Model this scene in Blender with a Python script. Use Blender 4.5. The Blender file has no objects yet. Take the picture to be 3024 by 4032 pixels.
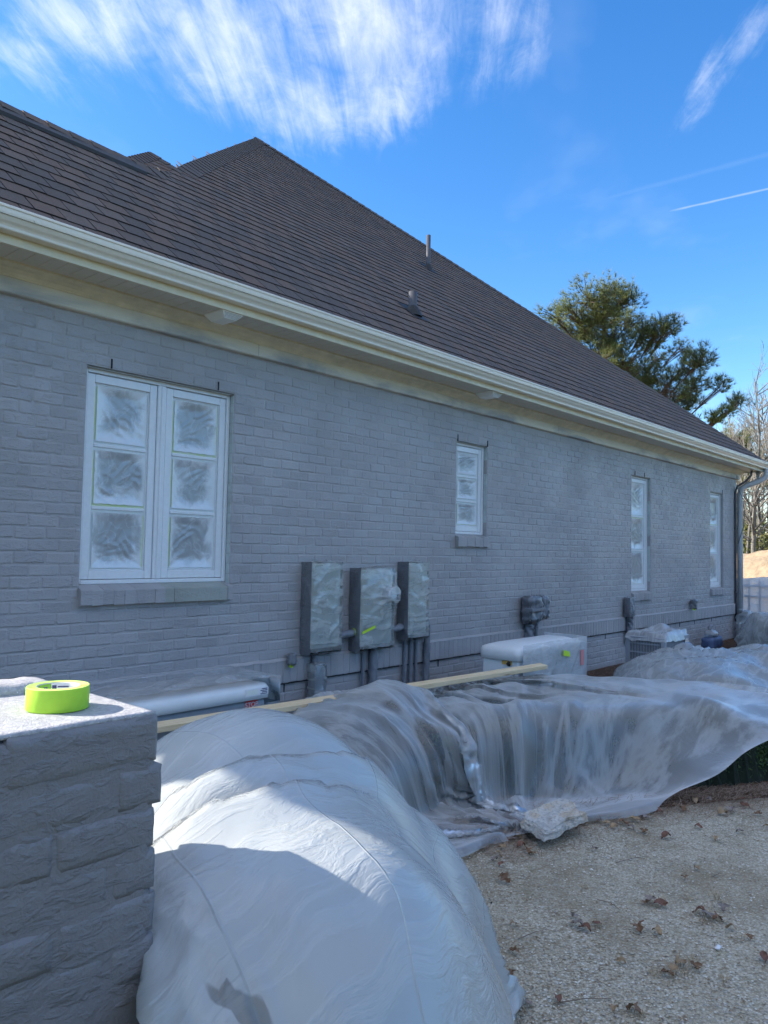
import bpy, bmesh, math, random
import numpy as np
from mathutils import Vector, Matrix, noise
random.seed(7); rng = np.random.default_rng(7)
SC = bpy.context.scene
COL = SC.collection
PI = math.pi
GZ = -0.12                       # ground height; the camera stands 1.65 m above it
# ------------------------------------------------------------------ camera
CAMLOC = Vector((0.0, -5.049, 1.53)); FPX = 3019.0
YAW, PIT, ROL = 0.72627, 0.049478, 0.01946
fw = Vector((math.cos(YAW)*math.cos(PIT), math.sin(YAW)*math.cos(PIT), math.sin(PIT)))
rt0 = Vector((math.sin(YAW), -math.cos(YAW), 0)); up0 = rt0.cross(fw)
rt = rt0*math.cos(ROL) + up0*math.sin(ROL); up = up0*math.cos(ROL) - rt0*math.sin(ROL)
cam = bpy.data.cameras.new('camera'); camo = bpy.data.objects.new('camera', cam); COL.objects.link(camo)
m = Matrix((rt, up, -fw)).transposed().to_4x4(); m.translation = CAMLOC
camo.matrix_world = m
cam.sensor_fit = 'VERTICAL'; cam.sensor_height = 24.0; cam.lens = 24.0*FPX/4032.0
cam.clip_start = 0.05; cam.clip_end = 2000
SC.camera = camo
def project(p):
    d = Vector(p) - CAMLOC; z = d.dot(fw)
    if z < 0.05: return None
    return (1512 + FPX*d.dot(rt)/z, 2016 - FPX*d.dot(up)/z)
# ------------------------------------------------------------------ world, sun, exposure
SUN_AZ = math.radians(126.2); SUN_EL = math.radians(32.0)
sdir = Vector((math.cos(SUN_AZ)*math.cos(SUN_EL), math.sin(SUN_AZ)*math.cos(SUN_EL), math.sin(SUN_EL)))
W = bpy.data.worlds.new('World'); SC.world = W; W.use_nodes = True
wt = W.node_tree; wt.nodes.clear()
def wn(t, **k):
    n = wt.nodes.new(t)
    for a, b in k.items(): setattr(n, a, b)
    return n
def wlink(a, b): wt.links.new(a, b)
def wmath(op, a, b=None, c=None, clamp=False):
    n = wn('ShaderNodeMath', operation=op); n.use_clamp = clamp
    for i, v in enumerate((a, b, c)):
        if v is None: continue
        if isinstance(v, (int, float)): n.inputs[i].default_value = v
        else: wlink(v, n.inputs[i])
    return n.outputs[0]
def wsmooth(v, a, b):
    n = wn('ShaderNodeMapRange', interpolation_type='SMOOTHSTEP')
    wlink(v, n.inputs[0]); n.inputs[1].default_value = a; n.inputs[2].default_value = b
    return n.outputs[0]
sky = wn('ShaderNodeTexSky', sky_type='NISHITA'); sky.sun_disc = False
sky.sun_elevation = SUN_EL; sky.sun_rotation = PI/2 - SUN_AZ
sky.altitude = 0; sky.air_density = 1.0; sky.dust_density = 0.4; sky.ozone_density = 2.2
hs = wn('ShaderNodeHueSaturation'); hs.inputs['Saturation'].default_value = 1.35; hs.inputs['Hue'].default_value = 0.506; hs.inputs['Value'].default_value = 1.0
wlink(sky.outputs[0], hs.inputs['Color'])
tc = wn('ShaderNodeTexCoord'); sep = wn('ShaderNodeSeparateXYZ'); wlink(tc.outputs['Generated'], sep.inputs[0])
X_, Y_, Z_ = sep.outputs
# cloud layer: a plane far overhead; a = distance ahead, b = distance to the right, both in units of its height
cy, sy = math.cos(YAW), math.sin(YAW)
zc = wmath('MAXIMUM', Z_, 0.02)
A_ = wmath('DIVIDE', wmath('ADD', wmath('MULTIPLY', X_, cy), wmath('MULTIPLY', Y_, sy)), zc)
B_ = wmath('DIVIDE', wmath('ADD', wmath('MULTIPLY', X_, sy), wmath('MULTIPLY', Y_, -cy)), zc)
def wvec(x, y):
    n = wn('ShaderNodeCombineXYZ'); wlink(x, n.inputs[0]); wlink(y, n.inputs[1]); return n.outputs[0]
def wnoise(vec, sx, sy_, rot, detail, rough, dist=0.0, off=0.0):
    mp = wn('ShaderNodeMapping'); mp.inputs['Rotation'].default_value[2] = rot
    mp.inputs['Location'].default_value = (off, off*1.7, off*0.3)
    m2 = wn('ShaderNodeVectorMath', operation='MULTIPLY'); m2.inputs[1].default_value = (sx, sy_, 1)
    wlink(vec, mp.inputs[0]); wlink(mp.outputs[0], m2.inputs[0])
    n = wn('ShaderNodeTexNoise'); n.inputs['Scale'].default_value = 1.0; n.inputs['Detail'].default_value = detail
    n.inputs['Roughness'].default_value = rough; n.inputs['Distortion'].default_value = dist
    wlink(m2.outputs[0], n.inputs['Vector']); return n.outputs[0]
AB = wvec(B_, A_)
warp = wmath('MULTIPLY', wmath('SUBTRACT', wnoise(AB, 1.6, 1.6, 0, 3, .5, 0, 3.1), .5), .35)
A2 = wmath('ADD', A_, warp)
B2 = wmath('ADD', B_, wmath('MULTIPLY', warp, .8))
def blob(a0, b0, sa, sb, rot=0.0):
    c, s = math.cos(rot), math.sin(rot)
    da = wmath('SUBTRACT', A2, a0); db = wmath('SUBTRACT', B2, b0)
    u = wmath('DIVIDE', wmath('ADD', wmath('MULTIPLY', da, c), wmath('MULTIPLY', db, s)), sa)
    v = wmath('DIVIDE', wmath('ADD', wmath('MULTIPLY', da, -s), wmath('MULTIPLY', db, c)), sb)
    r2 = wmath('ADD', wmath('MULTIPLY', u, u), wmath('MULTIPLY', v, v))
    return wmath('POWER', 2.718, wmath('MULTIPLY', r2, -1.0))
streak = wnoise(AB, 20.0, 2.0, 0.06, 7, .64, .8, 1.0)
mott = wnoise(AB, 15.0, 8.0, 0.1, 7, .68, .5, 5.0)
broad = wnoise(AB, 2.2, 1.3, 0.2, 4, .55, .2, 9.0)
tex = wmath('ADD', wmath('ADD', wmath('MULTIPLY', streak, .48), wmath('MULTIPLY', mott, .44)), wmath('MULTIPLY', broad, .40))
CLOUD_BLOBS = [(1.40, -0.55, .20, .22, 0, 1.0), (1.55, -0.33, .22, .18, 0, 1.0), (1.74, -0.17, .20, .17, 0, .95), (1.40, -0.06, .20, .18, 0, .85), (1.52, -0.76, .15, .12, 0, .72),
               (1.62, -0.02, .18, .12, 0, .8), (1.42, .20, .22, .10, 0, .60), (1.62, .675, .18, .045, .12, .70), (1.44, .70, .16, .05, .1, .60), (1.05, -.2, .25, .5, 0, .7),
               (1.15, 2.3, .6, .6, 0, .9), (.35, -.6, .55, 1.1, 0, 1.25), (-.7, .2, .9, 1.3, 0, 1.35), (.2, 1.3, .6, .8, 0, 1.2), (-2.2, 1.2, 1.2, 1.6, .3, 1.2), (-1.8, -1.8, 1.2, 1.2, .3, 1.2), (.9, -2.4, .8, .8, .3, 1.0)]  # unseen clouds overhead and behind, thickened to add soft fill
cov = None
for a0, b0, sa, sb, r, w_ in CLOUD_BLOBS:
    g = wmath('MULTIPLY', blob(a0, b0, sa, sb, r), w_)
    cov = g if cov is None else wmath('MAXIMUM', cov, g)
dens = wmath('MULTIPLY', wsmooth(wmath('ADD', tex, wmath('MULTIPLY', cov, .40)), .68, 1.42), wsmooth(cov, .02, .45))
dens = wmath('MULTIPLY', dens, .84)
def contrail(p0, p1, wid, amp, seed):
    (a0, b0), (a1, b1) = p0, p1
    L = math.hypot(a1-a0, b1-b0); ta, tb = (a1-a0)/L, (b1-b0)/L
    da = wmath('SUBTRACT', A_, a0); db = wmath('SUBTRACT', B_, b0)
    t = wmath('ADD', wmath('MULTIPLY', da, ta), wmath('MULTIPLY', db, tb))
    n_ = wmath('ABSOLUTE', wmath('ADD', wmath('MULTIPLY', da, -tb), wmath('MULTIPLY', db, ta)))
    n_ = wmath('ADD', n_, wmath('MULTIPLY', wmath('SUBTRACT', wnoise(AB, 14, 14, 0, 3, .6, 0, seed), .5), wid*1.2))
    prof = wmath('SUBTRACT', 1.0, wsmooth(n_, 0, wid))
    return wmath('MULTIPLY', wmath('MULTIPLY', prof, amp), wmath('MULTIPLY', wsmooth(t, 0, .25*L), wmath('SUBTRACT', 1.0, wsmooth(t, 2.2*L, 3*L))))
trail = wmath('MAXIMUM', contrail((2.195, .796), (2.036, 1.026), .011, .22, 2.0), contrail((2.193, .504), (1.897, .887), .022, .03, 4.0))
faint = wmath('MULTIPLY', wsmooth(broad, .52, .8), .10)
dens = wmath('MAXIMUM', wmath('MAXIMUM', dens, faint), trail)
dens = wmath('MULTIPLY', dens, wsmooth(Z_, .03, .12))
mixc = wn('ShaderNodeMix', data_type='RGBA'); wlink(dens, mixc.inputs[0]); wlink(hs.outputs[0], mixc.inputs[6])
mixc.inputs[7].default_value = (4.6, 4.75, 5.0, 1)
bg = wn('ShaderNodeBackground'); bg.inputs[1].default_value = 0.086
wlink(mixc.outputs[2], bg.inputs[0])
wo = wn('ShaderNodeOutputWorld'); wlink(bg.outputs[0], wo.inputs[0])
sun = bpy.data.lights.new('sun', 'SUN'); sun.energy = 3.0; sun.angle = math.radians(0.6); sun.color = (1.0, .93, .83)
suno = bpy.data.objects.new('sun', sun); COL.objects.link(suno)
suno.rotation_euler = sdir.to_track_quat('Z', 'Y').to_euler(); suno.location = (-6, 8, 12)
SC.view_settings.view_transform = 'Standard'; SC.view_settings.look = 'None'
SC.view_settings.exposure = 1.80; SC.view_settings.gamma = 1; SC.view_settings.use_curve_mapping = False
SC.cycles.max_bounces = 6; SC.cycles.diffuse_bounces = 4; SC.cycles.glossy_bounces = 3; SC.cycles.transparent_max_bounces = 12; SC.cycles.transmission_bounces = 4; SC.cycles.use_adaptive_sampling = True; SC.cycles.adaptive_threshold = .03
SC.cycles.use_denoising = True; SC.cycles.caustics_reflective = False; SC.cycles.caustics_refractive = False
# ------------------------------------------------------------------ helpers
class MB:
    def __init__(s): s.v = []; s.f = []; s.mi = []; s.col = []; s.cur = 0
    def add(s, vs, fs, mi=0):
        o = len(s.v); s.v.extend(vs); s.f.extend([tuple(i+o for i in f) for f in fs]); s.mi.extend([mi]*len(fs))
    def box(s, x0, x1, y0, y1, z0, z1, mi=0):
        s.add([(x0,y0,z0),(x1,y0,z0),(x1,y1,z0),(x0,y1,z0),(x0,y0,z1),(x1,y0,z1),(x1,y1,z1),(x0,y1,z1)],
              [(0,3,2,1),(4,5,6,7),(0,1,5,4),(1,2,6,5),(2,3,7,6),(3,0,4,7)], mi)
    def bbox(s, x0, x1, y0, y1, z0, z1, b, mi=0):          # box with chamfered edges
        vs = []
        for zz, ins in ((z0, b), (z0+b, 0), (z1-b, 0), (z1, b)):
            a0, a1, c0, c1 = x0+ins, x1-ins, y0+ins, y1-ins; k = b if ins == 0 else b*.6
            vs += [(a0+k,c0,zz),(a1-k,c0,zz),(a1,c0+k,zz),(a1,c1-k,zz),(a1-k,c1,zz),(a0+k,c1,zz),(a0,c1-k,zz),(a0,c0+k,zz)]
        fs = [tuple(range(7,-1,-1)), tuple(range(24,32))]
        for r in range(3):
            for i in range(8): fs.append((r*8+i, r*8+(i+1)%8, (r+1)*8+(i+1)%8, (r+1)*8+i))
        s.add(vs, fs, mi)
    def tube(s, pts, rad, n=8, mi=0, cap=True):
        pts = [Vector(p) for p in pts]; k = len(pts)
        if not hasattr(rad, '__len__'): rad = [rad]*k
        vs = []; prev = None
        for i, p in enumerate(pts):
            t = (pts[min(i+1, k-1)] - pts[max(i-1, 0)])
            if t.length < 1e-9: t = Vector((0,0,1))
            t.normalize()
            if prev is None:
                a = Vector((1,0,0)) if abs(t.x) < .8 else Vector((0,1,0))
                u = t.cross(a).normalized()
            else:
                u = (prev - t*prev.dot(t)); u = u.normalized() if u.length > 1e-6 else t.orthogonal().normalized()
            prev = u; w = t.cross(u)
            for j in range(n):
                an = 2*PI*j/n; vs.append(tuple(p + (u*math.cos(an) + w*math.sin(an))*rad[i]))
        fs = []
        for i in range(k-1):
            for j in range(n): fs.append((i*n+j, i*n+(j+1)%n, (i+1)*n+(j+1)%n, (i+1)*n+j))
        if cap: fs.append(tuple(range(n-1, -1, -1))); fs.append(tuple(range((k-1)*n, k*n)))
        s.add(vs, fs, mi)
    def lathe(s, c, prof, n=24, mi=0, axis='z'):
        vs = []; fs = []
        for r, z in prof:
            for j in range(n):
                a = 2*PI*j/n
                vs.append((c[0]+r*math.cos(a), c[1]+r*math.sin(a), c[2]+z))
        for i in range(len(prof)-1):
            for j in range(n): fs.append((i*n+j, i*n+(j+1)%n, (i+1)*n+(j+1)%n, (i+1)*n+j))
        s.add(vs, fs, mi)
    def prism_x(s, prof, x0, x1, mi=0, closed=True):      # (y,z) profile swept along X
        n = len(prof); vs = [(x0,y,z) for y,z in prof] + [(x1,y,z) for y,z in prof]
        fs = [(i, (i+1)%n, n+(i+1)%n, n+i) for i in range(n if closed else n-1)]
        if closed: fs += [tuple(range(n-1,-1,-1)), tuple(range(n,2*n))]
        s.add(vs, fs, mi)
    def mesh(s, name, mats, smooth=False):
        me = bpy.data.meshes.new(name); me.from_pydata(s.v, [], s.f)
        for mt in (mats if isinstance(mats, (list, tuple)) else [mats]): me.materials.append(mt)
        if any(s.mi): me.polygons.foreach_set('material_index', s.mi)
        if smooth: me.polygons.foreach_set('use_smooth', [True]*len(me.polygons))
        me.update(); return me
    def build(s, name, mats, parent=None, smooth=False, loc=(0,0,0), fix=True):
        me = s.mesh(name, mats, smooth)
        if fix:
            bm = bmesh.new(); bm.from_mesh(me); bmesh.ops.recalc_face_normals(bm, faces=bm.faces); bm.to_mesh(me); bm.free()
        return link(name, me, parent, loc)
def link(name, me, parent=None, loc=(0,0,0), rot=(0,0,0)):
    o = bpy.data.objects.new(name, me); COL.objects.link(o); o.location = loc; o.rotation_euler = rot
    if parent is not None: o.parent = parent
    return o
def tag(o, label=None, cat=None, group=None, kind=None):
    if label: o['label'] = label
    if cat: o['category'] = cat
    if group: o['group'] = group
    if kind: o['kind'] = kind
    return o
def empty(name, loc=(0,0,0)):
    o = bpy.data.objects.new(name, None); COL.objects.link(o); o.location = loc; o.empty_display_size = .1; return o
def copy_tree(o, parent=None):
    c = o.copy(); COL.objects.link(c)
    if parent is not None: c.parent = parent
    for ch in list(o.children): copy_tree(ch, c)
    return c
def nz(x, y, z=0.0): return noise.noise(Vector((x, y, z)))
# ------------------------------------------------------------------ materials
class NT:
    def __init__(s, name):
        s.m = bpy.data.materials.new(name); s.m.use_nodes = True; s.t = s.m.node_tree; s.t.nodes.clear()
        s.out = s.n('ShaderNodeOutputMaterial')
    def n(s, t, **k):
        x = s.t.nodes.new(t)
        for a, b in k.items(): setattr(x, a, b)
        return x
    def l(s, a, b): s.t.links.new(a, b)
    def val(s, inp, v):
        if isinstance(v, (int, float)): inp.default_value = v
        elif isinstance(v, (tuple, list)): inp.default_value = (*v, 1) if len(v) == 3 and inp.type == 'RGBA' else v
        else: s.l(v, inp)
    def math(s, op, a, b=None, clamp=False):
        x = s.n('ShaderNodeMath', operation=op); x.use_clamp = clamp; s.val(x.inputs[0], a)
        if b is not None: s.val(x.inputs[1], b)
        return x.outputs[0]
    def co(s, kind='Object', scale=(1,1,1), rot=(0,0,0), loc=(0,0,0)):
        t = s.n('ShaderNodeTexCoord'); mp = s.n('ShaderNodeMapping')
        mp.inputs['Scale'].default_value = scale; mp.inputs['Rotation'].default_value = rot; mp.inputs['Location'].default_value = loc
        s.l(t.outputs[kind], mp.inputs[0]); return mp.outputs[0]
    def pos(s, scale=(1,1,1)):
        t = s.n('ShaderNodeNewGeometry'); mp = s.n('ShaderNodeMapping'); mp.inputs['Scale'].default_value = scale
        s.l(t.outputs['Position'], mp.inputs[0]); return mp.outputs[0]
    def noise(s, vec, scale, detail=4, rough=.55, dist=0):
        x = s.n('ShaderNodeTexNoise'); s.l(vec, x.inputs['Vector']); x.inputs['Scale'].default_value = scale
        x.inputs['Detail'].default_value = detail; x.inputs['Roughness'].default_value = rough; x.inputs['Distortion'].default_value = dist
        return x.outputs[0]
    def ramp(s, v, stops, interp='LINEAR'):
        x = s.n('ShaderNodeValToRGB'); s.l(v, x.inputs[0]); cr = x.color_ramp; cr.interpolation = interp
        while len(cr.elements) < len(stops): cr.elements.new(.5)
        for e, (p, c) in zip(cr.elements, stops):
            e.position = p; e.color = (*c, 1) if len(c) == 3 else c
        return x.outputs[0]
    def rng(s, v, a, b, c=0., d=1., smooth=True):
        x = s.n('ShaderNodeMapRange', interpolation_type='SMOOTHSTEP' if smooth else 'LINEAR'); s.l(v, x.inputs[0])
        for i, q in enumerate((a, b, c, d)): x.inputs[i+1].default_value = q
        return x.outputs[0]
    def mix(s, f, a, b, mode='MIX'):
        x = s.n('ShaderNodeMix', data_type='RGBA', blend_type=mode); s.val(x.inputs[0], f); s.val(x.inputs[6], a); s.val(x.inputs[7], b); return x.outputs[2]
    def bump(s, h, strength=.5, dist=.01, normal=None):
        x = s.n('ShaderNodeBump'); s.val(x.inputs['Height'], h); x.inputs['Strength'].default_value = strength; x.inputs['Distance'].default_value = dist
        if normal is not None: s.l(normal, x.inputs['Normal'])
        return x.outputs[0]
    def princ(s, color, rough=.6, normal=None, metallic=0., spec=.5, **k):
        p = s.n('ShaderNodeBsdfPrincipled'); s.val(p.inputs['Base Color'], color); s.val(p.inputs['Roughness'], rough)
        p.inputs['Metallic'].default_value = metallic; s.val(p.inputs['Specular IOR Level'], spec)
        if normal is not None: s.l(normal, p.inputs['Normal'])
        for a, b in k.items(): s.val(p.inputs[a], b)
        return p.outputs[0]
    def done(s, sh): s.l(sh, s.out.inputs[0]); return s.m
def simple(name, color, rough=.6, nscale=20, var=.12, bump=.15, bdist=.004, metallic=0., spec=.5, big=1.5):
    t = NT(name); p = t.pos()
    a = t.noise(p, nscale, 5); b = t.noise(p, big, 3)
    f = t.math('ADD', t.math('MULTIPLY', a, .6), t.math('MULTIPLY', b, .4))
    c = t.mix(t.rng(f, .3, .7), tuple(x*(1-var) for x in color), tuple(min(1, x*(1+var)) for x in color))
    return t.done(t.princ(c, t.rng(b, .3, .7, rough*.9, min(1, rough*1.1)), t.bump(a, bump, bdist), metallic, spec))
def m_paint(name, base, fine=1.0, over=None):
    """masonry paint: gritty, with dribbled mortar; `over` adds pale overspray where the sprayer lapped"""
    t = NT(name); p = t.pos()
    grit = t.noise(p, 170, 4, .6); lump = t.noise(p, 42, 5, .6, .6); drip = t.noise(t.pos((1, 1, 2.6)), 16, 6, .62, 1.4)
    dr = t.rng(drip, .46, .74)
    big = t.noise(p, .8, 4, .6); mid = t.noise(p, 6, 4)
    c = t.mix(t.rng(big, .3, .7), tuple(x*.89 for x in base), tuple(x*1.09 for x in base))
    c = t.mix(t.math('MULTIPLY', t.rng(mid, .35, .7), .25), c, tuple(x*1.16 for x in base))
    h = t.math('ADD', t.math('ADD', t.math('MULTIPLY', grit, .16*fine), t.math('MULTIPLY', lump, .55*fine)), t.math('MULTIPLY', dr, .55))
    n = t.bump(h, .85, .0055)
    return t.done(t.princ(c, t.rng(t.noise(p, 1.7, 5, .65), .35, .65, .30, .62), n, 0, .55))
M = {}
WALLC = (.385, .366, .366)
M['wall'] = m_paint('painted_masonry', WALLC)
M['wall_b'] = m_paint('painted_masonry_b', tuple(x*1.05 for x in WALLC))
M['wall_c'] = m_paint('painted_masonry_c', tuple(x*.95 for x in WALLC))
M['pier'] = m_paint('painted_pier', (.205, .198, .206), 1.5)
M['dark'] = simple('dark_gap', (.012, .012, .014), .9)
def m_shingle(name, base):
    t = NT(name); p = t.pos()
    g = t.noise(p, 420, 3, .7); b = t.noise(p, 5, 4); st = t.noise(t.pos((9, 1.2, 1.2)), 2, 4)
    oi = t.n('ShaderNodeObjectInfo').outputs['Random']
    c = t.mix(t.rng(g, .35, .66), tuple(x*.62 for x in base), tuple(x*1.5 for x in base))
    c = t.mix(t.math('MULTIPLY', t.rng(b, .4, .65), .35), c, tuple(x*y for x, y in zip(base, (1.35, 1.12, .95))))
    c = t.mix(t.math('MULTIPLY', t.rng(st, .5, .75), .3), c, tuple(x*.7 for x in base))
    c = t.mix(t.math('MULTIPLY', oi, .3), c, tuple(x*y for x, y in zip(base, (1.25, 1.1, 1.0))))
    return t.done(t.princ(c, .82, t.bump(g, .6, .003), 0, .35))
SH = (.112, .088, .077)
M['sh'] = [m_shingle('shingle_granules_%s' % w, tuple(x*k*q for x, q in zip(SH, tint))) for w, k, tint in
           (('a', 1, (1, 1, 1)), ('b', 1.15, (1.04, 1, .97)), ('c', .88, (.97, 1, 1.02)), ('d', 1.06, (1.10, .99, .90)), ('e', .95, (.95, 1.01, 1.05)))]
M['cream'] = simple('cream_gutter_paint', (.84, .765, .64), .38, 30, .03, .05, .002)
M['soffit'] = simple('soffit_vinyl', (.68, .62, .52), .5, 30, .04, .05, .002)
def m_frieze():
    t = NT('trim_with_overspray'); p = t.pos()
    n1 = t.noise(t.pos((.55, 1, 2.2)), 1.6, 5, .6, .4); n2 = t.noise(t.pos((.25, 2, 7)), 2.0, 4)
    c = t.mix(t.rng(n2, .35, .7), (.68, .63, .55), (.75, .68, .55))
    sep = t.n('ShaderNodeSeparateXYZ'); t.l(p, sep.inputs[0])
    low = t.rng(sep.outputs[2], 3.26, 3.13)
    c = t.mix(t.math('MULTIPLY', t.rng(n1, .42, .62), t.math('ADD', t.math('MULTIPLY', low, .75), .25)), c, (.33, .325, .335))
    return t.done(t.princ(c, .5, t.bump(t.noise(p, 60, 3), .08, .003)))
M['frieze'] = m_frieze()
M['yellow'] = simple('yellowed_trim', (.78, .69, .51), .5, 12, .06, .04, .002)
M['yellowm'] = simple('streaked_trim', (.74, .67, .51), .5, 9, .16, .05, .002, 0, .5, 1.2)
M['white'] = simple('white_window_paint', (.78, .79, .80), .4, 30, .04, .06, .002)
M['greyover'] = simple('overspray_reveal', (.50, .56, .55), .6, 9, .18, .3, .004)
M['steel'] = simple('lintel_steel', (.40, .39, .36), .5, 20, .1)
M['dkmetal'] = simple('dark_conduit', (.07, .075, .09), .4, 20, .1)
M['pipe'] = simple('grey_pipe', (.46, .47, .48), .4, 20, .12)
M['pvc'] = simple('vent_pvc', (.065, .07, .085), .45, 20, .1)
M['rubber'] = simple('rubber_boot', (.02, .02, .022), .6)
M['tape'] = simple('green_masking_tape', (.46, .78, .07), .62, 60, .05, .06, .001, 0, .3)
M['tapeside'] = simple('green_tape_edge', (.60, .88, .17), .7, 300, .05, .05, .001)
M['card'] = simple('tape_core_card', (.62, .60, .52), .8)
M['labelw'] = simple('label_white', (.80, .80, .82), .5, 30, .02, 0)
M['labelg'] = simple('label_green', (.24, .55, .03), .5, 30, .04, 0)
M['ink'] = simple('label_ink', (.06, .07, .16), .6, 30, .05, 0)
M['red'] = simple('label_red', (.62, .045, .04), .5, 30, .05, 0)
M['facew'] = simple('cabinet_white', (.82, .83, .83), .35, 12, .03, .04, .002)
M['beige'] = simple('meter_box_beige', (.80, .81, .73), .45, 10, .05)
M['acgrey'] = simple('condenser_grey', (.33, .35, .38), .45, 20, .08)
M['lime'] = simple('lime_tape_scrap', (.55, .80, .03), .6, 30, .06)
M['ventw'] = simple('vent_white', (.92, .91, .86), .4, 30, .03, .04, .002)
M['pink'] = simple('faded_red_tag', (.72, .26, .25), .5, 30, .05, 0)
M['ochre'] = simple('ochre_sticker', (.62, .38, .10), .6, 30, .1)
def m_wood():
    t = NT('pine_lumber'); p = t.co('Object')
    g = t.noise(t.co('Object', (1.2, 26, 26)), 2.4, 6, .6, .9); k = t.n('ShaderNodeTexVoronoi'); t.l(t.co('Object', (1.1, 9, 9)), k.inputs['Vector']); k.inputs['Scale'].default_value = 1.3
    c = t.ramp(g, [(.25, (.66, .45, .23)), (.5, (.84, .64, .39)), (.75, (.90, .74, .50))])
    c = t.mix(t.rng(k.outputs[0], .16, .06), c, (.26, .13, .055))
    return t.done(t.princ(c, .65, t.bump(g, .2, .003)))
M['wood'] = m_wood()
def m_sheet(name, opac, tint=(.80, .84, .87), haze=.5, A=(1, 6, .6), B=(6, 12, -.5), bstr=.35, rough=.22, trans=.35, dist=.6, lines=0.0, mott=.15, rid_op=.18, patch=None):
    """thin polyethylene film: partly see-through, partly milky, glossy, with crinkles in the film's own coordinates (UV)"""
    t = NT(name); uv = t.co('UV')
    def wr(q, w, d):
        x = t.noise(t.co('UV', (q[0], q[1], 1), (0, 0, q[2])), 1.0, 6, .58, d)
        return t.math('SUBTRACT', 1.0, t.rng(t.math('ABSOLUTE', t.math('SUBTRACT', x, .5)), 0, w))
    ra = wr(A, .075, dist); rb = wr(B, .09, dist*1.3)
    msk = t.rng(t.noise(uv, 2.3, 4), .45, .62)
    h = t.math('ADD', t.math('MULTIPLY', ra, .8), t.math('MULTIPLY', t.math('MULTIPLY', rb, msk), .5))
    h = t.math('ADD', h, t.math('MULTIPLY', t.noise(uv, 7, 3, .5), 1.1))
    if lines:
        sx = t.n('ShaderNodeSeparateXYZ'); t.l(uv, sx.inputs[0])
        wob = t.math('MULTIPLY', t.math('SUBTRACT', t.noise(uv, 1.5, 2), .5), .06)
        f = t.math('FRACT', t.math('DIVIDE', t.math('ADD', sx.outputs[0], wob), lines))
        ln = t.math('SUBTRACT', 1.0, t.rng(t.math('ABSOLUTE', t.math('SUBTRACT', f, .5)), 0, .012))
        h = t.math('ADD', h, t.math('MULTIPLY', ln, 2.2))
    n = t.bump(h, bstr, .007)
    dif = t.n('ShaderNodeBsdfDiffuse'); dif.inputs[0].default_value = (*tint, 1); t.l(n, dif.inputs['Normal'])
    tl = t.n('ShaderNodeBsdfTranslucent'); tl.inputs[0].default_value = (*tint, 1); t.l(n, tl.inputs['Normal'])
    m1 = t.n('ShaderNodeMixShader'); m1.inputs[0].default_value = trans; t.l(dif.outputs[0], m1.inputs[1]); t.l(tl.outputs[0], m1.inputs[2])
    tr = t.n('ShaderNodeBsdfTransparent'); tr.inputs[0].default_value = (.96, .975, .985, 1)
    lw = t.n('ShaderNodeLayerWeight'); lw.inputs[0].default_value = .35; t.l(n, lw.inputs['Normal'])
    op = t.math('ADD', t.math('ADD', opac, t.math('MULTIPLY', lw.outputs['Facing'], haze)), t.math('MULTIPLY', ra, rid_op))
    op = t.math('ADD', op, t.math('MULTIPLY', t.math('SUBTRACT', t.noise(uv, 3.1, 5, .6), .5), mott*2), True)
    if patch:
        sp = t.n('ShaderNodeSeparateXYZ'); t.l(t.n('ShaderNodeNewGeometry').outputs['Position'], sp.inputs[0]); ex = t.math('ADD', sp.outputs[0], -.875); ey = t.math('ADD', sp.outputs[1], 3.80)
        dl = t.math('SUBTRACT', t.math('MULTIPLY', ex, .40), t.math('MULTIPLY', ey, .916)); dn = t.math('ADD', t.math('MULTIPLY', ex, .916), t.math('MULTIPLY', ey, .40))
        rr = t.math('ADD', t.math('POWER', t.math('ABSOLUTE', t.math('DIVIDE', t.math('ADD', dl, -.11), .075)), 2.0), t.math('POWER', t.math('ABSOLUTE', t.math('DIVIDE', dn, .016)), 2.0))
        rr = t.math('ADD', rr, t.math('MULTIPLY', t.math('SUBTRACT', t.noise(uv, 9, 3), .5), .6)); op = t.math('SUBTRACT', op, t.math('MULTIPLY', t.rng(rr, 1.1, .6), patch), True)
    m2 = t.n('ShaderNodeMixShader'); t.l(op, m2.inputs[0]); t.l(tr.outputs[0], m2.inputs[1]); t.l(m1.outputs[0], m2.inputs[2])
    gl = t.n('ShaderNodeBsdfGlossy'); gl.inputs['Roughness'].default_value = rough; gl.inputs[0].default_value = (1, 1, 1, 1); t.l(n, gl.inputs['Normal'])
    fr = t.n('ShaderNodeFresnel'); fr.inputs[0].default_value = 1.5; t.l(n, fr.inputs['Normal'])
    m3 = t.n('ShaderNodeMixShader'); t.l(t.math('ADD', fr.outputs[0], .015, True), m3.inputs[0]); t.l(m2.outputs[0], m3.inputs[1]); t.l(gl.outputs[0], m3.inputs[2])
    return t.done(m3.outputs[0])
M['sheet_white'] = m_sheet('milky_plastic_sheet', .82, (.57, .605, .605), .2, (1.6, 10, .75), (9, 26, .5), .26, .22, .22, .5, .42, .04, .06, patch=.42)
M['sheet_clear'] = m_sheet('clear_plastic_sheet', .10, (.86, .885, .89), .85, (4, 1.0, 0), (14, 6, .3), .24, .31, .35, .45, 0, .10, .22)
M['sheet_mid'] = m_sheet('hazy_plastic_sheet', .42, (.70, .75, .77), .5, (3, 7, .5), (12, 18, -.6), .34, .22, .35, .6, 0, .15, .2)
M['sheet_clearw'] = m_sheet('loose_clear_wrap', .06, (.82, .86, .89), .22, (2, 5, .8), (10, 14, -.4), .15, .18, .35, .5, 0, .06, .25)
M['wrap'] = m_sheet('painted_plastic_wrap', .14, (.86, .88, .86), .30, (1.4, 6, .9), (5, 18, 1.2), .24, .16, .35, .35, 0, .03, .3)
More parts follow.
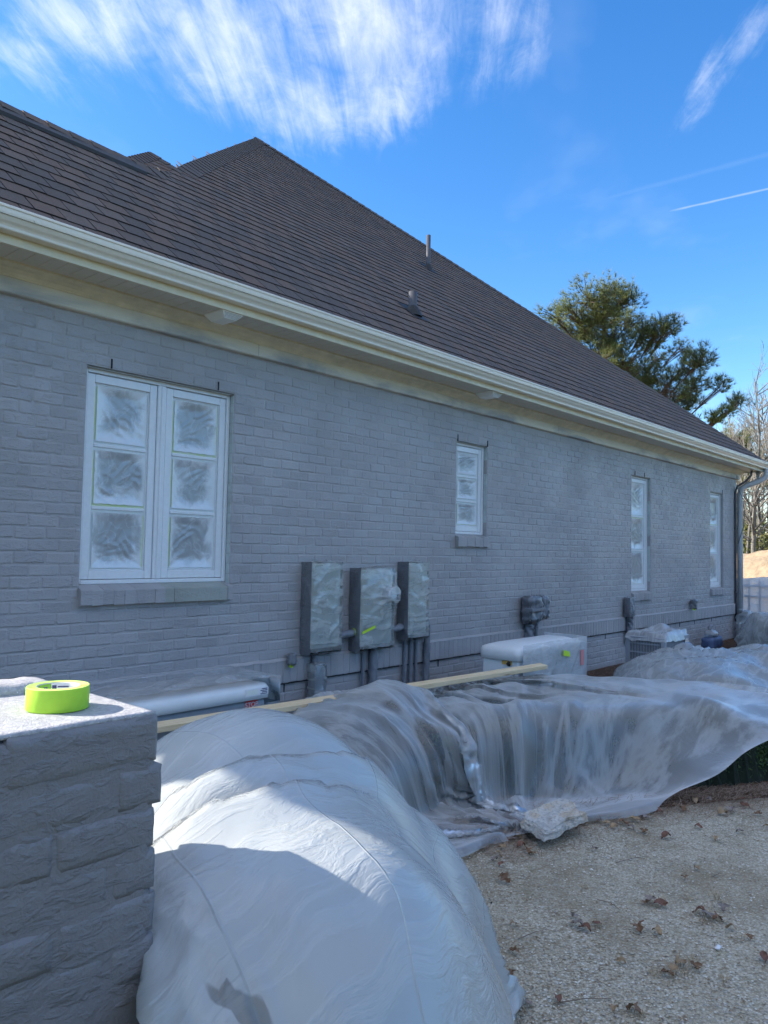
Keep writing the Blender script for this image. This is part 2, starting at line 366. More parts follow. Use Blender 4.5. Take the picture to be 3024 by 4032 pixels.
M['wrapgrey'] = m_sheet('oversprayed_plastic_wrap', .66, (.25, .26, .29), .35, (8, 40, .3), (30, 40, -.5), .6, .3, .2, .7, 0, .2, .1)
M['wrapwhite'] = m_sheet('white_plastic_wrap', .40, (.86, .88, .90), .3, (3, 9, .8), (12, 16, -.4), .3, .25, .35, .6, 0, .12, .12)
# ================================================================== GROUND
def m_gravel():
    t = NT('gravel_ground'); p = t.pos()
    v = t.n('ShaderNodeTexVoronoi'); t.l(p, v.inputs['Vector']); v.inputs['Scale'].default_value = 95
    v2 = t.n('ShaderNodeTexVoronoi'); t.l(p, v2.inputs['Vector']); v2.inputs['Scale'].default_value = 210
    sp = t.n('ShaderNodeSeparateColor'); t.l(v.outputs['Color'], sp.inputs[0])
    c = t.ramp(sp.outputs[0], [(0, (.34, .28, .19)), (.35, (.57, .50, .37)), (.7, (.66, .59, .46)), (.93, (.76, .71, .59)), (1, (.86, .83, .74))])
    dirt = t.noise(p, 1.6, 6, .65); d2 = t.noise(p, 9, 5)
    c = t.mix(t.rng(t.noise(p, .9, 4, .6), .35, .7, 0, .45), c, (.60, .52, .38)); c = t.mix(t.math('MULTIPLY', t.rng(dirt, .42, .64), .58), c, (.27, .205, .115))
    c = t.mix(t.math('MULTIPLY', t.rng(d2, .55, .75), .4), c, (.29, .26, .13))
    gap = t.rng(v.outputs[0], .25, .75)
    c = t.mix(t.math('MULTIPLY', gap, .40), c, (.22, .165, .10))
    h = t.math('ADD', t.math('SUBTRACT', 1.0, v.outputs[0]), t.math('MULTIPLY', t.math('SUBTRACT', 1.0, v2.outputs[0]), .4))
    return t.done(t.princ(c, .85, t.bump(h, .9, .008), 0, .3))
M['gravel'] = m_gravel()
M['soil'] = simple('lawn_and_soil', (.085, .085, .040), .95, 25, .3, .6, .02, 0, .2, .6)
M['mulch'] = simple('pine_mulch_bed', (.10, .055, .035), .95, 60, .5, 1.0, .02, 0, .2, 8)
g = MB(); n = 40
for i in range(n+1):
    for j in range(n+1):
        x = -400 + 800*i/n; y = -400 + 800*j/n; g.v.append((x, y, GZ - .012))
for i in range(n):
    for j in range(n): g.f.append((i*(n+1)+j, (i+1)*(n+1)+j, (i+1)*(n+1)+j+1, i*(n+1)+j+1)); g.mi.append(0)
tag(g.build('ground', M['soil']), kind='structure')
g = MB(); g.v = [(1.6,-5.5,GZ-.004),(26,-5.5,GZ-.004),(26,-2.0,GZ-.004),(1.6,-2.0,GZ-.004)]; g.f = [(0,1,2,3)]; g.mi = [0]
tag(g.build('gravel_path', M['gravel']), kind='structure')
# planting bed in front of the house, curved edge
HEDGE = [(3.55,-1.75),(4.05,-2.16),(4.75,-2.52),(5.5,-2.92),(6.2,-3.36),(6.95,-3.62),(7.05,-2.4),(6.6,-1.35),(5.2,-1.15),(3.7,-1.05)]
g = MB(); edge = [(.2,-3.75),(1.2,-3.7),(2.4,-3.3),(3.5,-2.55),(4.4,-2.62),(5.0,-3.0),(5.7,-3.45),(6.5,-4.0),(8.5,-4.1),(12,-3.6),(18,-3.2)]
for x, y in edge: g.v.append((x, y + nz(x*3, y)*.04, GZ)); g.v.append((x, .01, GZ + .004))
for i in range(len(edge)-1): g.f.append((2*i, 2*i+2, 2*i+3, 2*i+1)); g.mi.append(0)
tag(g.build('mulch_bed', M['mulch']), kind='structure')
# ================================================================== HOUSE
house = empty('house', (9, 6, GZ))
house.location = (0, 0, 0)
tag(house, 'single storey grey painted brick house with a dark hip roof', 'house')
XL, XR = -.75, 16.62
BC, BL, JT = 0.0815, 0.2035, 0.0044
ZTOP = 3.14
WIN = [(2.556, 3.818, 1.222, 2.778), (6.882, 7.494, 1.698, 2.768), (11.50, 12.235, .93, 2.785), (15.055, 15.80, .905, 2.772)]
LEDGE0, LEDGE1 = .372, .575
# mortar plane with openings
wall = MB(); YM = .0005
xs = sorted({XL, XR} | {w[0] for w in WIN} | {w[1] for w in WIN})
for i in range(len(xs)-1):
    a, b = xs[i], xs[i+1]; hole = [w for w in WIN if abs(w[0]-a) < 1e-6]
    segs = [(GZ-.3, hole[0][2]), (hole[0][3], ZTOP+.2)] if hole else [(GZ-.3, ZTOP+.2)]
    for z0, z1 in segs: wall.add([(a,YM,z0),(b,YM,z0),(b,YM,z1),(a,YM,z1)], [(0,1,2,3)])
for w in WIN:
    x0, x1, z0, z1 = w; yb = .13
    wall.add([(x0,YM,z0),(x0,yb,z0),(x0,yb,z1),(x0,YM,z1)], [(0,1,2,3)])
    wall.add([(x1,YM,z0),(x1,yb,z0),(x1,yb,z1),(x1,YM,z1)], [(3,2,1,0)])
    wall.add([(x0,YM,z1),(x1,YM,z1),(x1,yb,z1),(x0,yb,z1)], [(0,1,2,3)])
    wall.add([(x0,YM,z0),(x1,YM,z0),(x1,yb,z0),(x0,yb,z0)], [(3,2,1,0)])
wall.add([(XR,YM,GZ-.3),(XR,14,GZ-.3),(XR,14,ZTOP+.2),(XR,YM,ZTOP+.2)], [(0,1,2,3)])
wall.add([(XR,14,GZ-.3),(2.5,14,GZ-.3),(2.5,14,ZTOP+.2),(XR,14,ZTOP+.2)], [(0,1,2,3)])
wall.add([(2.5,14,GZ-.3),(2.5,3.1,GZ-.3),(2.5,3.1,ZTOP+.2),(2.5,14,ZTOP+.2)], [(0,1,2,3)])
wall.add([(2.5,3.1,GZ-.3),(XL,3.1,GZ-.3),(XL,3.1,ZTOP+.2),(2.5,3.1,ZTOP+.2)], [(0,1,2,3)])
wall.add([(XL,3.1,GZ-.3),(XL,YM,GZ-.3),(XL,YM,ZTOP+.2),(XL,1.5,5.05),(XL,3.1,ZTOP+.2)], [(0,1,2,3,4)])
wallo = wall.build('wall', M['wall'], house, fix=False)
def brick_geo(L, H, seed, proud=.0, depth=.0, jit=.0022):
    """front of one brick centred on its own middle: rounded, uneven outline; front faces -Y"""
    r = random.Random(seed); hx, hz = L/2, H/2
    out = []
    for k in range(5): out.append((-hx + L*k/5 if k else -hx+.006, -hz + (0 if k else .0)))
    pts = [(-hx+.007,-hz),(-hx*.4,-hz),(hx*.4,-hz),(hx-.007,-hz),(hx,-hz+.007),(hx,hz-.007),(hx-.007,hz),(hx*.4,hz),(-hx*.4,hz),(-hx+.007,hz),(-hx,hz-.007),(-hx,-hz+.007)]
    if L < .05: pts = [(-hx+.004,-hz),(0,-hz),(hx-.004,-hz),(hx,-hz+.005),(hx,0),(hx,hz-.005),(hx-.004,hz),(0,hz),(-hx+.004,hz),(-hx,hz-.005),(-hx,0),(-hx,-hz+.005)]
    o = [(x + r.uniform(-jit, jit), z + r.uniform(-jit, jit)) for x, z in pts]
    ins = []
    for x, z in o:
        d = math.hypot(x, z) or 1
        ins.append((x - math.copysign(min(.009, abs(x)*.5), x), z - math.copysign(min(.009, abs(z)*.5), z)))
    tx, tz = r.uniform(-.006, .006), r.uniform(-.012, .012)
    vs = [(x, -.0018 - proud + tx*x/hx*.35 + tz*z/hz*.2, z) for x, z in ins]
    vs += [(x, .0018 - proud + tx*x/hx*.35, z) for x, z in o]
    vs += [(x*1.004, YM + .004 + depth, z*1.01) for x, z in o]
    fs = [tuple(range(12))]
    for q in range(2):
        for i in range(12): fs.append((q*12+i, (q+1)*12+i, (q+1)*12+(i+1)%12, q*12+(i+1)%12))
    return vs, fs
pieces = []      # (cx, cz, L, H, kind)
def cut(x0, x1, z0, z1):
    """clip a brick's x-range against the window openings (with their sills)"""
    r = [(x0, x1)]
    for w in WIN:
        if z1 < w[2]-.005 or z0 > w[3]-.02: continue
        nr = []
        for a, b in r:
            if b <= w[0] or a >= w[1]: nr.append((a, b)); continue
            if a < w[0]-.02: nr.append((a, w[0]))
            if b > w[1]+.02: nr.append((w[1], b))
        r = nr
    return r
rb = random.Random(3)
zc_ = LEDGE1 + .004; row = 0
while zc_ + BC*.6 < ZTOP + .06:
    off = (row % 2)*BL/2 + rb.uniform(-.012, .012); x = XL - off
    while x < XR:
        xa, xb = max(x, XL), min(x+BL, XR)
        for a, b in cut(xa, xb, zc_, zc_+BC):
            if b-a > .022: pieces.append(((a+b)/2 + rb.uniform(-.002, .002), zc_ + BC/2 + rb.uniform(-.002, .002), b-a-JT, BC-JT, 'run'))
        x += BL
    zc_ += BC; row += 1
zc_ = LEDGE0 - BC; row = 0
while zc_ > GZ - .1:
    off = (row % 2)*BL/2; x = XL - off
    while x < XR:
        xa, xb = max(x, XL), min(x+BL, XR)
        if xb-xa > .03: pieces.append(((xa+xb)/2, zc_+BC/2, xb-xa-JT, BC-JT, 'run'))
        x += BL
    zc_ -= BC; row += 1
x = XL + .01
while x < XR - .02:
    pieces.append((x+.0408, (LEDGE0+LEDGE1)/2, .0815-.0022, LEDGE1-LEDGE0-.004, 'soldier')); x += .0815
def area(pc):
    cx, cz, L, H, k = pc; q = []
    for sx, sz in ((-1,-1),(1,-1),(1,1),(-1,1)):
        s_ = project((cx+sx*L/2, 0, cz+sz*H/2))
        if s_ is None: return 0
        q.append(s_)
    if not all(-40 < u < 3064 and -40 < v < 4072 for u, v in q): return 0
    if q[0][1] > 2640 and q[0][0] < 640: return 0          # behind the pier
    return abs(sum(q[i][0]*q[(i+1)%4][1]-q[(i+1)%4][0]*q[i][1] for i in range(4)))/2
ar = [area(p_) for p_ in pieces]
order = sorted(range(len(pieces)), key=lambda i: -ar[i]); big = set(i for i in order[:300] if ar[i] > 0)
VAR = {}
def variant(L, H, k, sol):
    key = (round(L, 3), round(H, 3), k, sol)
    if key not in VAR:
        b = MB(); b.add(*brick_geo(L, H, hash(key) % 9999, .024 if sol else 0, 0)); VAR[key] = b.mesh('brick', M[('wall','wall_b','wall_c')[k % 3]])
        bm = bmesh.new(); bm.from_mesh(VAR[key]); bmesh.ops.recalc_face_normals(bm, faces=bm.faces); bm.to_mesh(VAR[key]); bm.free()
    return VAR[key]
rest = MB()
for i, (cx, cz, L, H, kind) in enumerate(pieces):
    sol = kind == 'soldier'
    if i in big:
        o = link('brick', variant(L, H, rb.randrange(12), sol), wallo, (cx, -rb.uniform(0, .002), cz))
    else:
        vs, fs = brick_geo(L, H, i, .024 + rb.uniform(0, .0006) if sol else rb.uniform(0, .0018), 0)
        rest.add([(v[0]+cx, v[1], v[2]+cz) for v in vs], fs, rb.choice((0, 0, 0, 1, 2)))
tag(rest.build('brickwork', [M['wall'], M['wall_b'], M['wall_c']], wallo), kind='stuff')
# sloping mortar cap along the water table, uneven drip edge below it
cap = MB(); x = XL; prev = None
while x <= XR + .001:
    j = nz(x*9, 1.3)*.006 + nz(x*31, 4)*.003
    ring = [(x, -.031 + nz(x*14, 7)*.004, LEDGE1-.010+j), (x, -.022, LEDGE1+.002+j), (x, .0065, LEDGE1+.016+j*.5)]
    cap.v += ring
    if prev is not None:
        o = prev
        cap.f += [(o, o+3, o+4, o+1), (o+1, o+4, o+5, o+2)]; cap.mi += [0, 0]
    prev = len(cap.v)-3; x += .03
cap.build('mortar_cap', M['wall_b'], wallo, True)
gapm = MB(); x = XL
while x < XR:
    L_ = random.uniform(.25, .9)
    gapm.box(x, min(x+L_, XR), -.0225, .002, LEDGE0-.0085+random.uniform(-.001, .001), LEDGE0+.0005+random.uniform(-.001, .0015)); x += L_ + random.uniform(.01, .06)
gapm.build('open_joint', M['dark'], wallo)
# weep slots
for (wx, wz) in [(2.735, 2.815), (3.655, 2.815), (6.90, 2.80), (7.49, 2.80), (11.62, 2.82), (11.99, 2.82), (15.75, 2.81)]:
    b = MB(); b.box(wx-.005, wx+.005, -.0075, .003, wz-.034, wz+.034); b.build('weep_slot', M['dark'], wallo)
for wx in (4.43, 5.60, 6.6, 8.4, 9.0, 9.9, 10.6, 12.6, 13.5, 14.2, 15.1):
    b = MB(); b.box(wx-.004, wx+.004, -.0075, .003, LEDGE0-.076, LEDGE0-.008); b.build('weep_slot', M['dark'], wallo)
# ------------------------------------------------------------------ windows
def m_film():
    """frosted masking film with paint dust at its edges; UV runs 0..1 over each pane"""
    t = NT('window_masking_film'); uv = t.co('UV')
    sep = t.n('ShaderNodeSeparateXYZ'); t.l(uv, sep.inputs[0])
    ex = t.math('MULTIPLY', t.math('ABSOLUTE', t.math('SUBTRACT', sep.outputs[0], .5)), 2.0)
    ey = t.math('MULTIPLY', t.math('ABSOLUTE', t.math('SUBTRACT', sep.outputs[1], .56)), 2.0)
    e = t.math('POWER', t.math('ADD', t.math('POWER', ex, 3.), t.math('POWER', ey, 3.)), .6)
    oi = t.n('ShaderNodeObjectInfo').outputs['Random']
    mp = t.n('ShaderNodeVectorMath', operation='ADD'); t.l(uv, mp.inputs[0]); cmb = t.n('ShaderNodeCombineXYZ'); t.l(t.math('MULTIPLY', oi, 30.), cmb.inputs[0]); t.l(cmb.outputs[0], mp.inputs[1])
    nn = t.noise(mp.outputs[0], 2.2, 5, .6, .6); fine = t.noise(mp.outputs[0], 14, 5, .65, 1.5)
    dust = t.rng(t.math('ADD', t.math('ADD', e, t.math('MULTIPLY', t.math('SUBTRACT', oi, .5), .5)), t.math('MULTIPLY', t.math('SUBTRACT', nn, .5), 2.2)), .24, 1.12)
    cr = t.noise(mp.outputs[0], 2.6, 4, .5, .8); cr = t.math('SUBTRACT', 1.0, t.rng(t.math('ABSOLUTE', t.math('SUBTRACT', cr, .5)), 0, .03)); dust = t.math('ADD', dust, t.math('MULTIPLY', cr, .22), True)
    n = t.bump(t.math('ADD', t.math('MULTIPLY', fine, .5), cr), .16, .004)
    dif = t.n('ShaderNodeBsdfDiffuse'); dif.inputs[0].default_value = (.78, .80, .82, 1); t.l(n, dif.inputs['Normal'])
    tr = t.n('ShaderNodeBsdfTransparent')
    m2 = t.n('ShaderNodeMixShader'); t.l(t.math('ADD', .42, t.math('MULTIPLY', dust, .55), True), m2.inputs[0]); t.l(tr.outputs[0], m2.inputs[1]); t.l(dif.outputs[0], m2.inputs[2])
    gl = t.n('ShaderNodeBsdfGlossy'); gl.inputs['Roughness'].default_value = .28; t.l(n, gl.inputs['Normal'])
    fr = t.n('ShaderNodeFresnel'); fr.inputs[0].default_value = 1.5; t.l(n, fr.inputs['Normal'])
    m3 = t.n('ShaderNodeMixShader'); t.l(t.math('ADD', fr.outputs[0], .07), m3.inputs[0]); t.l(m2.outputs[0], m3.inputs[1]); t.l(gl.outputs[0], m3.inputs[2])
    return t.done(m3.outputs[0])
M['sillover'] = m_paint('oversprayed_sill', (.36, .37, .33))
M['film'] = m_film()
M['glass'] = NT('dark_pane').done(0) if False else simple('dark_pane', (.06, .075, .10), .25, 3, .1, .0, .001)
def ridge(v): return 1 - abs(2*(v - math.floor(v)) - 1)
def film(parent, x0, x1, z0, z1, y, seed):
    r = random.Random(seed); nx_, nz_ = 30, 30
    ang = r.uniform(.5, 1.1)*r.choice((-1, 1)); fq = r.uniform(5, 8); ph = r.uniform(0, 5); cxr, czr = r.choice(((0, 1), (1, 1), (1, .3), (0, .2)))
    vs = []; uvs = []
    for j in range(nz_+1):
        for i in range(nx_+1):
            u, v = i/nx_, j/nz_
            edge = min(u, 1-u, v, 1-v); k = min(1, edge*7)
            d = (u*math.cos(ang) + v*math.sin(ang))
            rr = math.atan2(v-czr, u-cxr)
            fan = ridge(rr*fq*.55 + nz(u*2.5, v*2.5, seed)*1.1 + ph)**3 * max(0, 1 - math.hypot(u-cxr, v-czr)*.9)
            st = ridge(d*fq + nz(u*3, v*3, seed+9)*.9)**4 * max(0, nz(u*1.7+seed, v*1.7))*2
            cr = nz(u*11, v*9, seed)*.35 + nz(u*23, v*25, seed)*.2
            low = max(0, .3 - v)/.3 * nz(u*9, v*5, seed+3)*.8
            bul = -.010*(1-k) + .006*k
            yy = y + bul - k*(.010*fan + .016*st + .003*cr + .008*low)
            jx = 0 if 0 < i < nx_ else nz(v*9, i, seed)*.004; jz = 0 if 0 < j < nz_ else nz(u*9, j, seed)*.005
            vs.append((x0 + (x1-x0)*u + jx, yy, z0 + (z1-z0)*v + jz)); uvs.append((u, v))
    b = MB(); b.v = vs
    for j in range(nz_):
        for i in range(nx_):
            a = j*(nx_+1)+i; b.f.append((a, a+1, a+nx_+2, a+nx_+1)); b.mi.append(0)
    me = b.mesh('plastic_film', M['film'], True)
    lay = me.uv_layers.new(name='UVMap'); idx = np.empty(len(me.loops), np.int32); me.loops.foreach_get('vertex_index', idx)
    lay.data.foreach_set('uv', np.asarray(uvs)[idx].ravel()); return link('plastic_film', me, parent)
def frame_ring(b, x0, x1, z0, z1, w, y0, y1, wb=None, wt=None):
    wb = wb or w; wt = wt or w
    b.bbox(x0, x0+w, y0, y1, z0, z1, .004); b.bbox(x1-w, x1, y0, y1, z0, z1, .004)
    b.bbox(x0+w+.0006, x1-w-.0006, y0+.0008, y1, z1-wt, z1, .004); b.bbox(x0+w+.0006, x1-w-.0006, y0+.0008, y1, z0, z0+wb, .004)
def sash(win, x0, x1, z0, z1, y, seed, tapes=True):
    b = MB(); st = .058 if x1-x0 > .45 else .05
    frame_ring(b, x0, x1, z0, z1, st, y, y+.04, .062, .06); s_ = b.build('sash', M['white'], win)
    gx0, gx1, gz0, gz1 = x0+st, x1-st, z0+.062, z1-.06
    b = MB(); frame_ring(b, gx0, gx1, gz0, gz1, .012, y+.012, y+.034); b.build('glazing_bead', M['white'], win)
    n = 3; ph = (gz1-gz0)/n
    for k in range(n):
        a, c = gz0+ph*k+(.013 if k else 0), gz0+ph*(k+1)-(.013 if k < n-1 else 0)
        b = MB(); b.box(gx0+.002, gx1-.002, y+.030, y+.033, a, c); b.build('pane', M['glass'], win)
        if k:
            b = MB(); b.bbox(gx0+.0125, gx1-.0125, y+.0095, y+.03, gz0+ph*k-.0135, gz0+ph*k+.0135, .005); b.build('muntin', M['white'], win)
        film(win, gx0+.024, gx1-.024, a+.018, c-.018, y+.0205, seed*10+k)
        if tapes:                                   # masking tape round each pane, mostly painted over
            r = random.Random(seed*31+k); lw_ = .026
            for (p0, p1, q0, q1) in ((gx0+.012, gx1-.012, c-lw_, c-.0003), (gx0+.012, gx1-.012, a+.0003, a+lw_), (gx0+.012, gx0+.012+lw_, a+lw_, c-lw_), (gx1-.012-lw_, gx1-.012, a+lw_, c-lw_)):
                tb = MB(); tb.box(p0, p1, y+.0165+r.uniform(0, .001), y+.0185, q0, q1)
                tb.build('masking_tape', M['tapepaint'] if r.random() < .72 else M['tapegreen'], win)
def m_tp(name, base, dust):
    t = NT(name); p = t.pos(); n = t.noise(p, 7, 5, .6)
    return t.done(t.princ(t.mix(t.rng(n, .3, .7), base, dust), .6, t.bump(t.noise(p, 60, 4), .3, .002)))
M['tapepaint'] = m_tp('painted_over_tape', (.62, .68, .66), (.74, .78, .78)); M['tapegreen'] = m_tp('half_painted_tape', (.58, .70, .34), (.66, .73, .58))
for wi, w in enumerate(WIN):
    x0, x1, z0, z1 = w
    win = link('window', None, house) if False else empty('window', ((x0+x1)/2*0, 0, 0)); win.parent = house
    win['label'] = ('wide double casement window nearest the pier', 'short narrow window over the wrapped white generator', 'tall narrow window over the condenser', 'tall narrow window nearest the corner downspout')[wi]
    y = .062
    b = MB(); frame_ring(b, x0+.002, x1-.002, z0+.028, z1-.002, .032, y-.012, y+.062, .03, .035); b.build('frame', M['white'], win)
    b = MB(); b.bbox(x0+.003, x1-.003, .018, y-.013, z1-.012, z1-.003, .002); b.build('lintel', M['steel'], win)
    if wi == 0:
        xm = (x0+x1)/2
        b = MB(); b.bbox(xm-.036, xm+.036, y-.011, y+.05, z0+.0585, z1-.0375, .006); b.bbox(xm-.010, xm+.010, y-.018, y-.0112, z0+.062, z1-.04, .004); b.build('mullion', M['white'], win)
        sash(win, x0+.037, xm-.040, z0+.062, z1-.042, y, 1); sash(win, xm+.040, x1-.037, z0+.062, z1-.042, y, 2)
    else: sash(win, x0+.037, x1-.037, z0+.062, z1-.042, y, 3+wi)
    # dusted reveal lining: brick returns seen on the far jamb
    zz = z0 + .012; k = 0
    while zz < z1 - .03:
        b = MB(); hh = min(BC-JT*.5, z1-.016-zz); b.bbox(x1-.004-random.uniform(0, .0015), x1+.003, .004, y-.014, zz, zz+hh, .003)
        b.build('reveal_brick', M['greyover'] if (wi == 0 or k % 9 > 1) and wi != 3 else M['wall_b'], win); zz += BC; k += 1
    # brick sill course, sloping and proud of the wall
    xx = x0 - .004; sl = MB(); k = 0
    while xx < x1 + .002:
        xe = min(xx + .0815, x1+.004)
        if xe - xx < .02: break
        sb = MB(); r = random.Random(k+wi*50); dz = r.uniform(-.003, .003); dy = r.uniform(-.003, .003); g_ = .0003
        prof = [(-.046+dy, z0-.112+dz), (.02, z0-.118), (.06, z0-.02), (.0605, z0+.029), (-.040+dy, z0-.004+dz), (-.047+dy, z0-.012+dz)]
        sb.prism_x(prof, xx+g_, xe-g_); sb.build('sill_brick', M[('wall', 'wall_b', 'wall_c')[k % 3]] if not (wi == 0 and k in (8, 9, 10, 11, 12, 13, 14)) else M['sillover'], win) if True else 0
        xx = xe; k += 1
    b = MB(); b.prism_x([(-.040, z0-.108), (.05, z0-.114), (.058, z0+.024), (-.036, z0-.008)], x0-.003, x1+.003); b.build('sill_mortar', M['wall'], win)
# ------------------------------------------------------------------ roof
SL = .84; RY0, RZ0 = -.55, 3.42
def rz(y): return RZ0 + SL*(y-RY0)
RX1 = 17.0; APX = Vector((9.46, 6.99, rz(6.99))); LOWX, LOWY = 3.99, 1.50
RXL = -.95; M['felt'] = simple('black_asphalt_edge', (.028, .022, .022), .9)
roof = MB()
roof.v = [tuple(v) for v in (APX, (RX1, RY0, RZ0), (RX1, 14.5, RZ0), (1.92, 14.5, RZ0), (LOWX, LOWY, rz(LOWY)), (RXL, RY0, RZ0), (RXL, LOWY, rz(LOWY)), (RXL, 3.55, RZ0), (1.92, 3.55, RZ0), (1.92, RY0, RZ0), (6.05, 3.55, RZ0))]
roof.v = [(x, y, z-.012) for x, y, z in roof.v]
roof.f = [(5, 1, 0, 4, 6), (1, 2, 0), (2, 3, 0), (3, 9, 4, 0), (6, 4, 8, 7)]; roof.mi = [0]*5
roofo = roof.build('roof', M['felt'], house, fix=False)
def in_front(x, y):
    if y < RY0 or x < RXL: return False
    if x < LOWX and y > LOWY: return False
    if y > LOWY and x < APX.x - (APX.y - y): return False
    return x < RX1 - (y - RY0) and y < APX.y
EXP, TW = .1525, .2025
cs = math.sqrt(1+SL*SL); nrm = Vector((0, -SL, 1)).normalized()
def shingle_geo(x0, x1, ya, yb, lift=0.0, xb0=None, xb1=None):
    """one tab: lower butt edge 7 mm thick at ya, tucked under the next course at yb"""
    th = .009 + lift; xb0 = x0 if xb0 is None else xb0; xb1 = x1 if xb1 is None else xb1
    def P(x, y, h): return tuple(Vector((x, y, rz(y))) + nrm*h)
    vs = [P(x0, ya, th), P(x1, ya, th), P(xb1, yb, .0015), P(xb0, yb, .0015), P(x0, ya, -.006), P(x1, ya, -.006), P(xb1, yb, -.006), P(xb0, yb, -.006)]
    return vs, [(0,1,2,3), (4,5,1,0), (5,6,2,1), (7,4,0,3)], [0, 1, 1, 1]
tabs = []; y = RY0 + .015; row = 0; rs = random.Random(11)
while y < APX.y:
    ya, yb = y, y + EXP*1.06; off = (row % 2)*TW/2 + rs.uniform(-.01, .01); x = RXL - off
    while x < RX1:
        x0, x1 = x + .004, x + TW - .004; hl = lambda yy: APX.x - (APX.y - yy) if yy > LOWY else RXL
        hr = lambda yy: RX1 - (yy - RY0)
        x0, x1 = max(x0, hl(ya)), min(x1, hr(ya)); b0, b1 = max(x0, hl(yb)), min(x1, hr(yb))
        if b1 < b0: b0 = b1 = max(x0, min(x1, (b0+b1)/2))
        if x1 - x0 > .03 and not (x1 < LOWX and ya > LOWY - .03) : tabs.append((x0, x1, ya, yb, b0, b1))
        x += TW
    y += EXP; row += 1
def tarea(t):
    q = [project(Vector((x, y_, rz(y_)))) for x, y_ in ((t[0], t[2]), (t[1], t[2]), (t[1], t[3]), (t[0], t[3]))]
    if any(s is None for s in q) or not all(-60 < u < 3084 and -60 < v < 4000 for u, v in q): return 0
    return abs(sum(q[i][0]*q[(i+1)%4][1]-q[(i+1)%4][0]*q[i][1] for i in range(4)))/2
ta = [tarea(t) for t in tabs]; bigt = set(sorted(range(len(tabs)), key=lambda i: -ta[i])[:300])
TV = {}; restm = MB()
for i, t in enumerate(tabs):
    k = rs.choice((0, 0, 1, 1, 2, 2, 4, 3, 3)) if rs.random() < .9 else 3
    full = abs((t[1]-t[0]) - (TW-.008)) < 1e-4 and abs(t[5]-t[4]-t[1]+t[0]) < 1e-4
    if i in bigt:
        yoff = rs.uniform(-.006, .004)
        if full:
            lf = rs.randrange(3)
            if (k, lf) not in TV:
                b = MB(); sg_ = shingle_geo(-TW/2+.004, TW/2-.004, 0, EXP*1.06, lf*.0012); b.add(sg_[0], sg_[1]); b.mi = sg_[2]; b.v = [(v[0], v[1], v[2]-rz(0)) for v in b.v]; TV[(k, lf)] = b.mesh('shingle', [M['sh'][k], M['felt']])
            link('shingle', TV[(k, lf)], roofo, ((t[0]+t[1])/2, t[2]+yoff, rz(t[2]+yoff)))
        else:
            b = MB(); sg_ = shingle_geo(*t[:4], 0, t[4], t[5]); b.add(sg_[0], sg_[1]); b.mi = sg_[2]; b.build('shingle', [M['sh'][k], M['felt']], roofo, fix=False)
    else:
        sg_ = shingle_geo(t[0], t[1], t[2]+rs.uniform(-.006, .004), t[3], rs.uniform(0, .004), t[4], t[5]); restm.add(sg_[0], sg_[1], k); restm.mi[-3:] = [5, 5, 5]
# the other slopes carry plain courses (seen only edge-on from the side)
def slope_courses(b, a0, a1, apex, n, k=0):
    a0, a1, apex = Vector(a0), Vector(a1), Vector(apex); nn = (a1-a0).cross(apex-a0).normalized()
    if nn.z < 0: nn = -nn
    for i in range(n):
        f0, f1 = i/n, min(1, (i+1.05)/n)
        p0, p1, p2, p3 = a0.lerp(apex, f0)+nn*.009, a1.lerp(apex, f0)+nn*.009, a1.lerp(apex, f1)+nn*.001, a0.lerp(apex, f1)+nn*.001
        q0, q1 = a0.lerp(apex, f0)-nn*.006, a1.lerp(apex, f0)-nn*.006
        b.add([tuple(v) for v in (p0, p1, p2, p3, q0, q1)], [(0,1,2,3), (4,5,1,0)], (k+i) % 3)
slope_courses(restm, (RX1, RY0, RZ0), (RX1, 14.5, RZ0), APX, 48)
slope_courses(restm, (1.92, RY0, RZ0), (1.92, 14.5, RZ0), APX, 48)
tag(restm.build('shingles', M['sh']+[M['felt']], roofo, fix=False), kind='stuff')
# small hip behind the low ridge
A2v = Vector((5.345, 4.0, 6.76)); t_ = 2.3
hv = [A2v, A2v+Vector((-t_,-t_,-SL*t_)), A2v+Vector((t_,-t_,-SL*t_)), A2v+Vector((-t_,t_,-SL*t_))]
b = MB(); b.v = [tuple(v) for v in hv]; b.f = [(1,2,0), (3,1,0)]; b.mi = [0, 0]
rear = b.build('rear_hip', M['sh'][3], house, fix=False)
rows = MB()
for i in range(int(t_/EXP)):
    yy0 = A2v.y - t_ + i*EXP; zz0 = A2v.z - SL*(A2v.y-yy0); hw = A2v.y-yy0; hw1 = max(0, hw-EXP)
    x = A2v.x - hw + ((i % 2)*.5-1)*TW
    n2 = Vector((0, -SL, 1)).normalized()
    while x < A2v.x + hw:
        x0, x1 = max(x+.003, A2v.x-hw), min(x+TW-.003, A2v.x+hw)
        if x1 - x0 > .02:
            f_ = lambda xx, yy, h: tuple(Vector((xx, yy, A2v.z-SL*(A2v.y-yy))) + n2*h)
            rows.add([f_(x0,yy0,.009), f_(x1,yy0,.009), f_(min(x1, A2v.x+hw1), yy0+EXP, .002), f_(max(x0, A2v.x-hw1) if max(x0, A2v.x-hw1) < x1 else x1, yy0+EXP, .002), f_(x0,yy0,-.004), f_(x1,yy0,-.004)], [(0,1,2,3), (4,5,1,0)], rs.choice((0, 3, 3)))
        x += TW
tag(rows.build('shingles', M['sh'], rear, fix=False), kind='stuff')
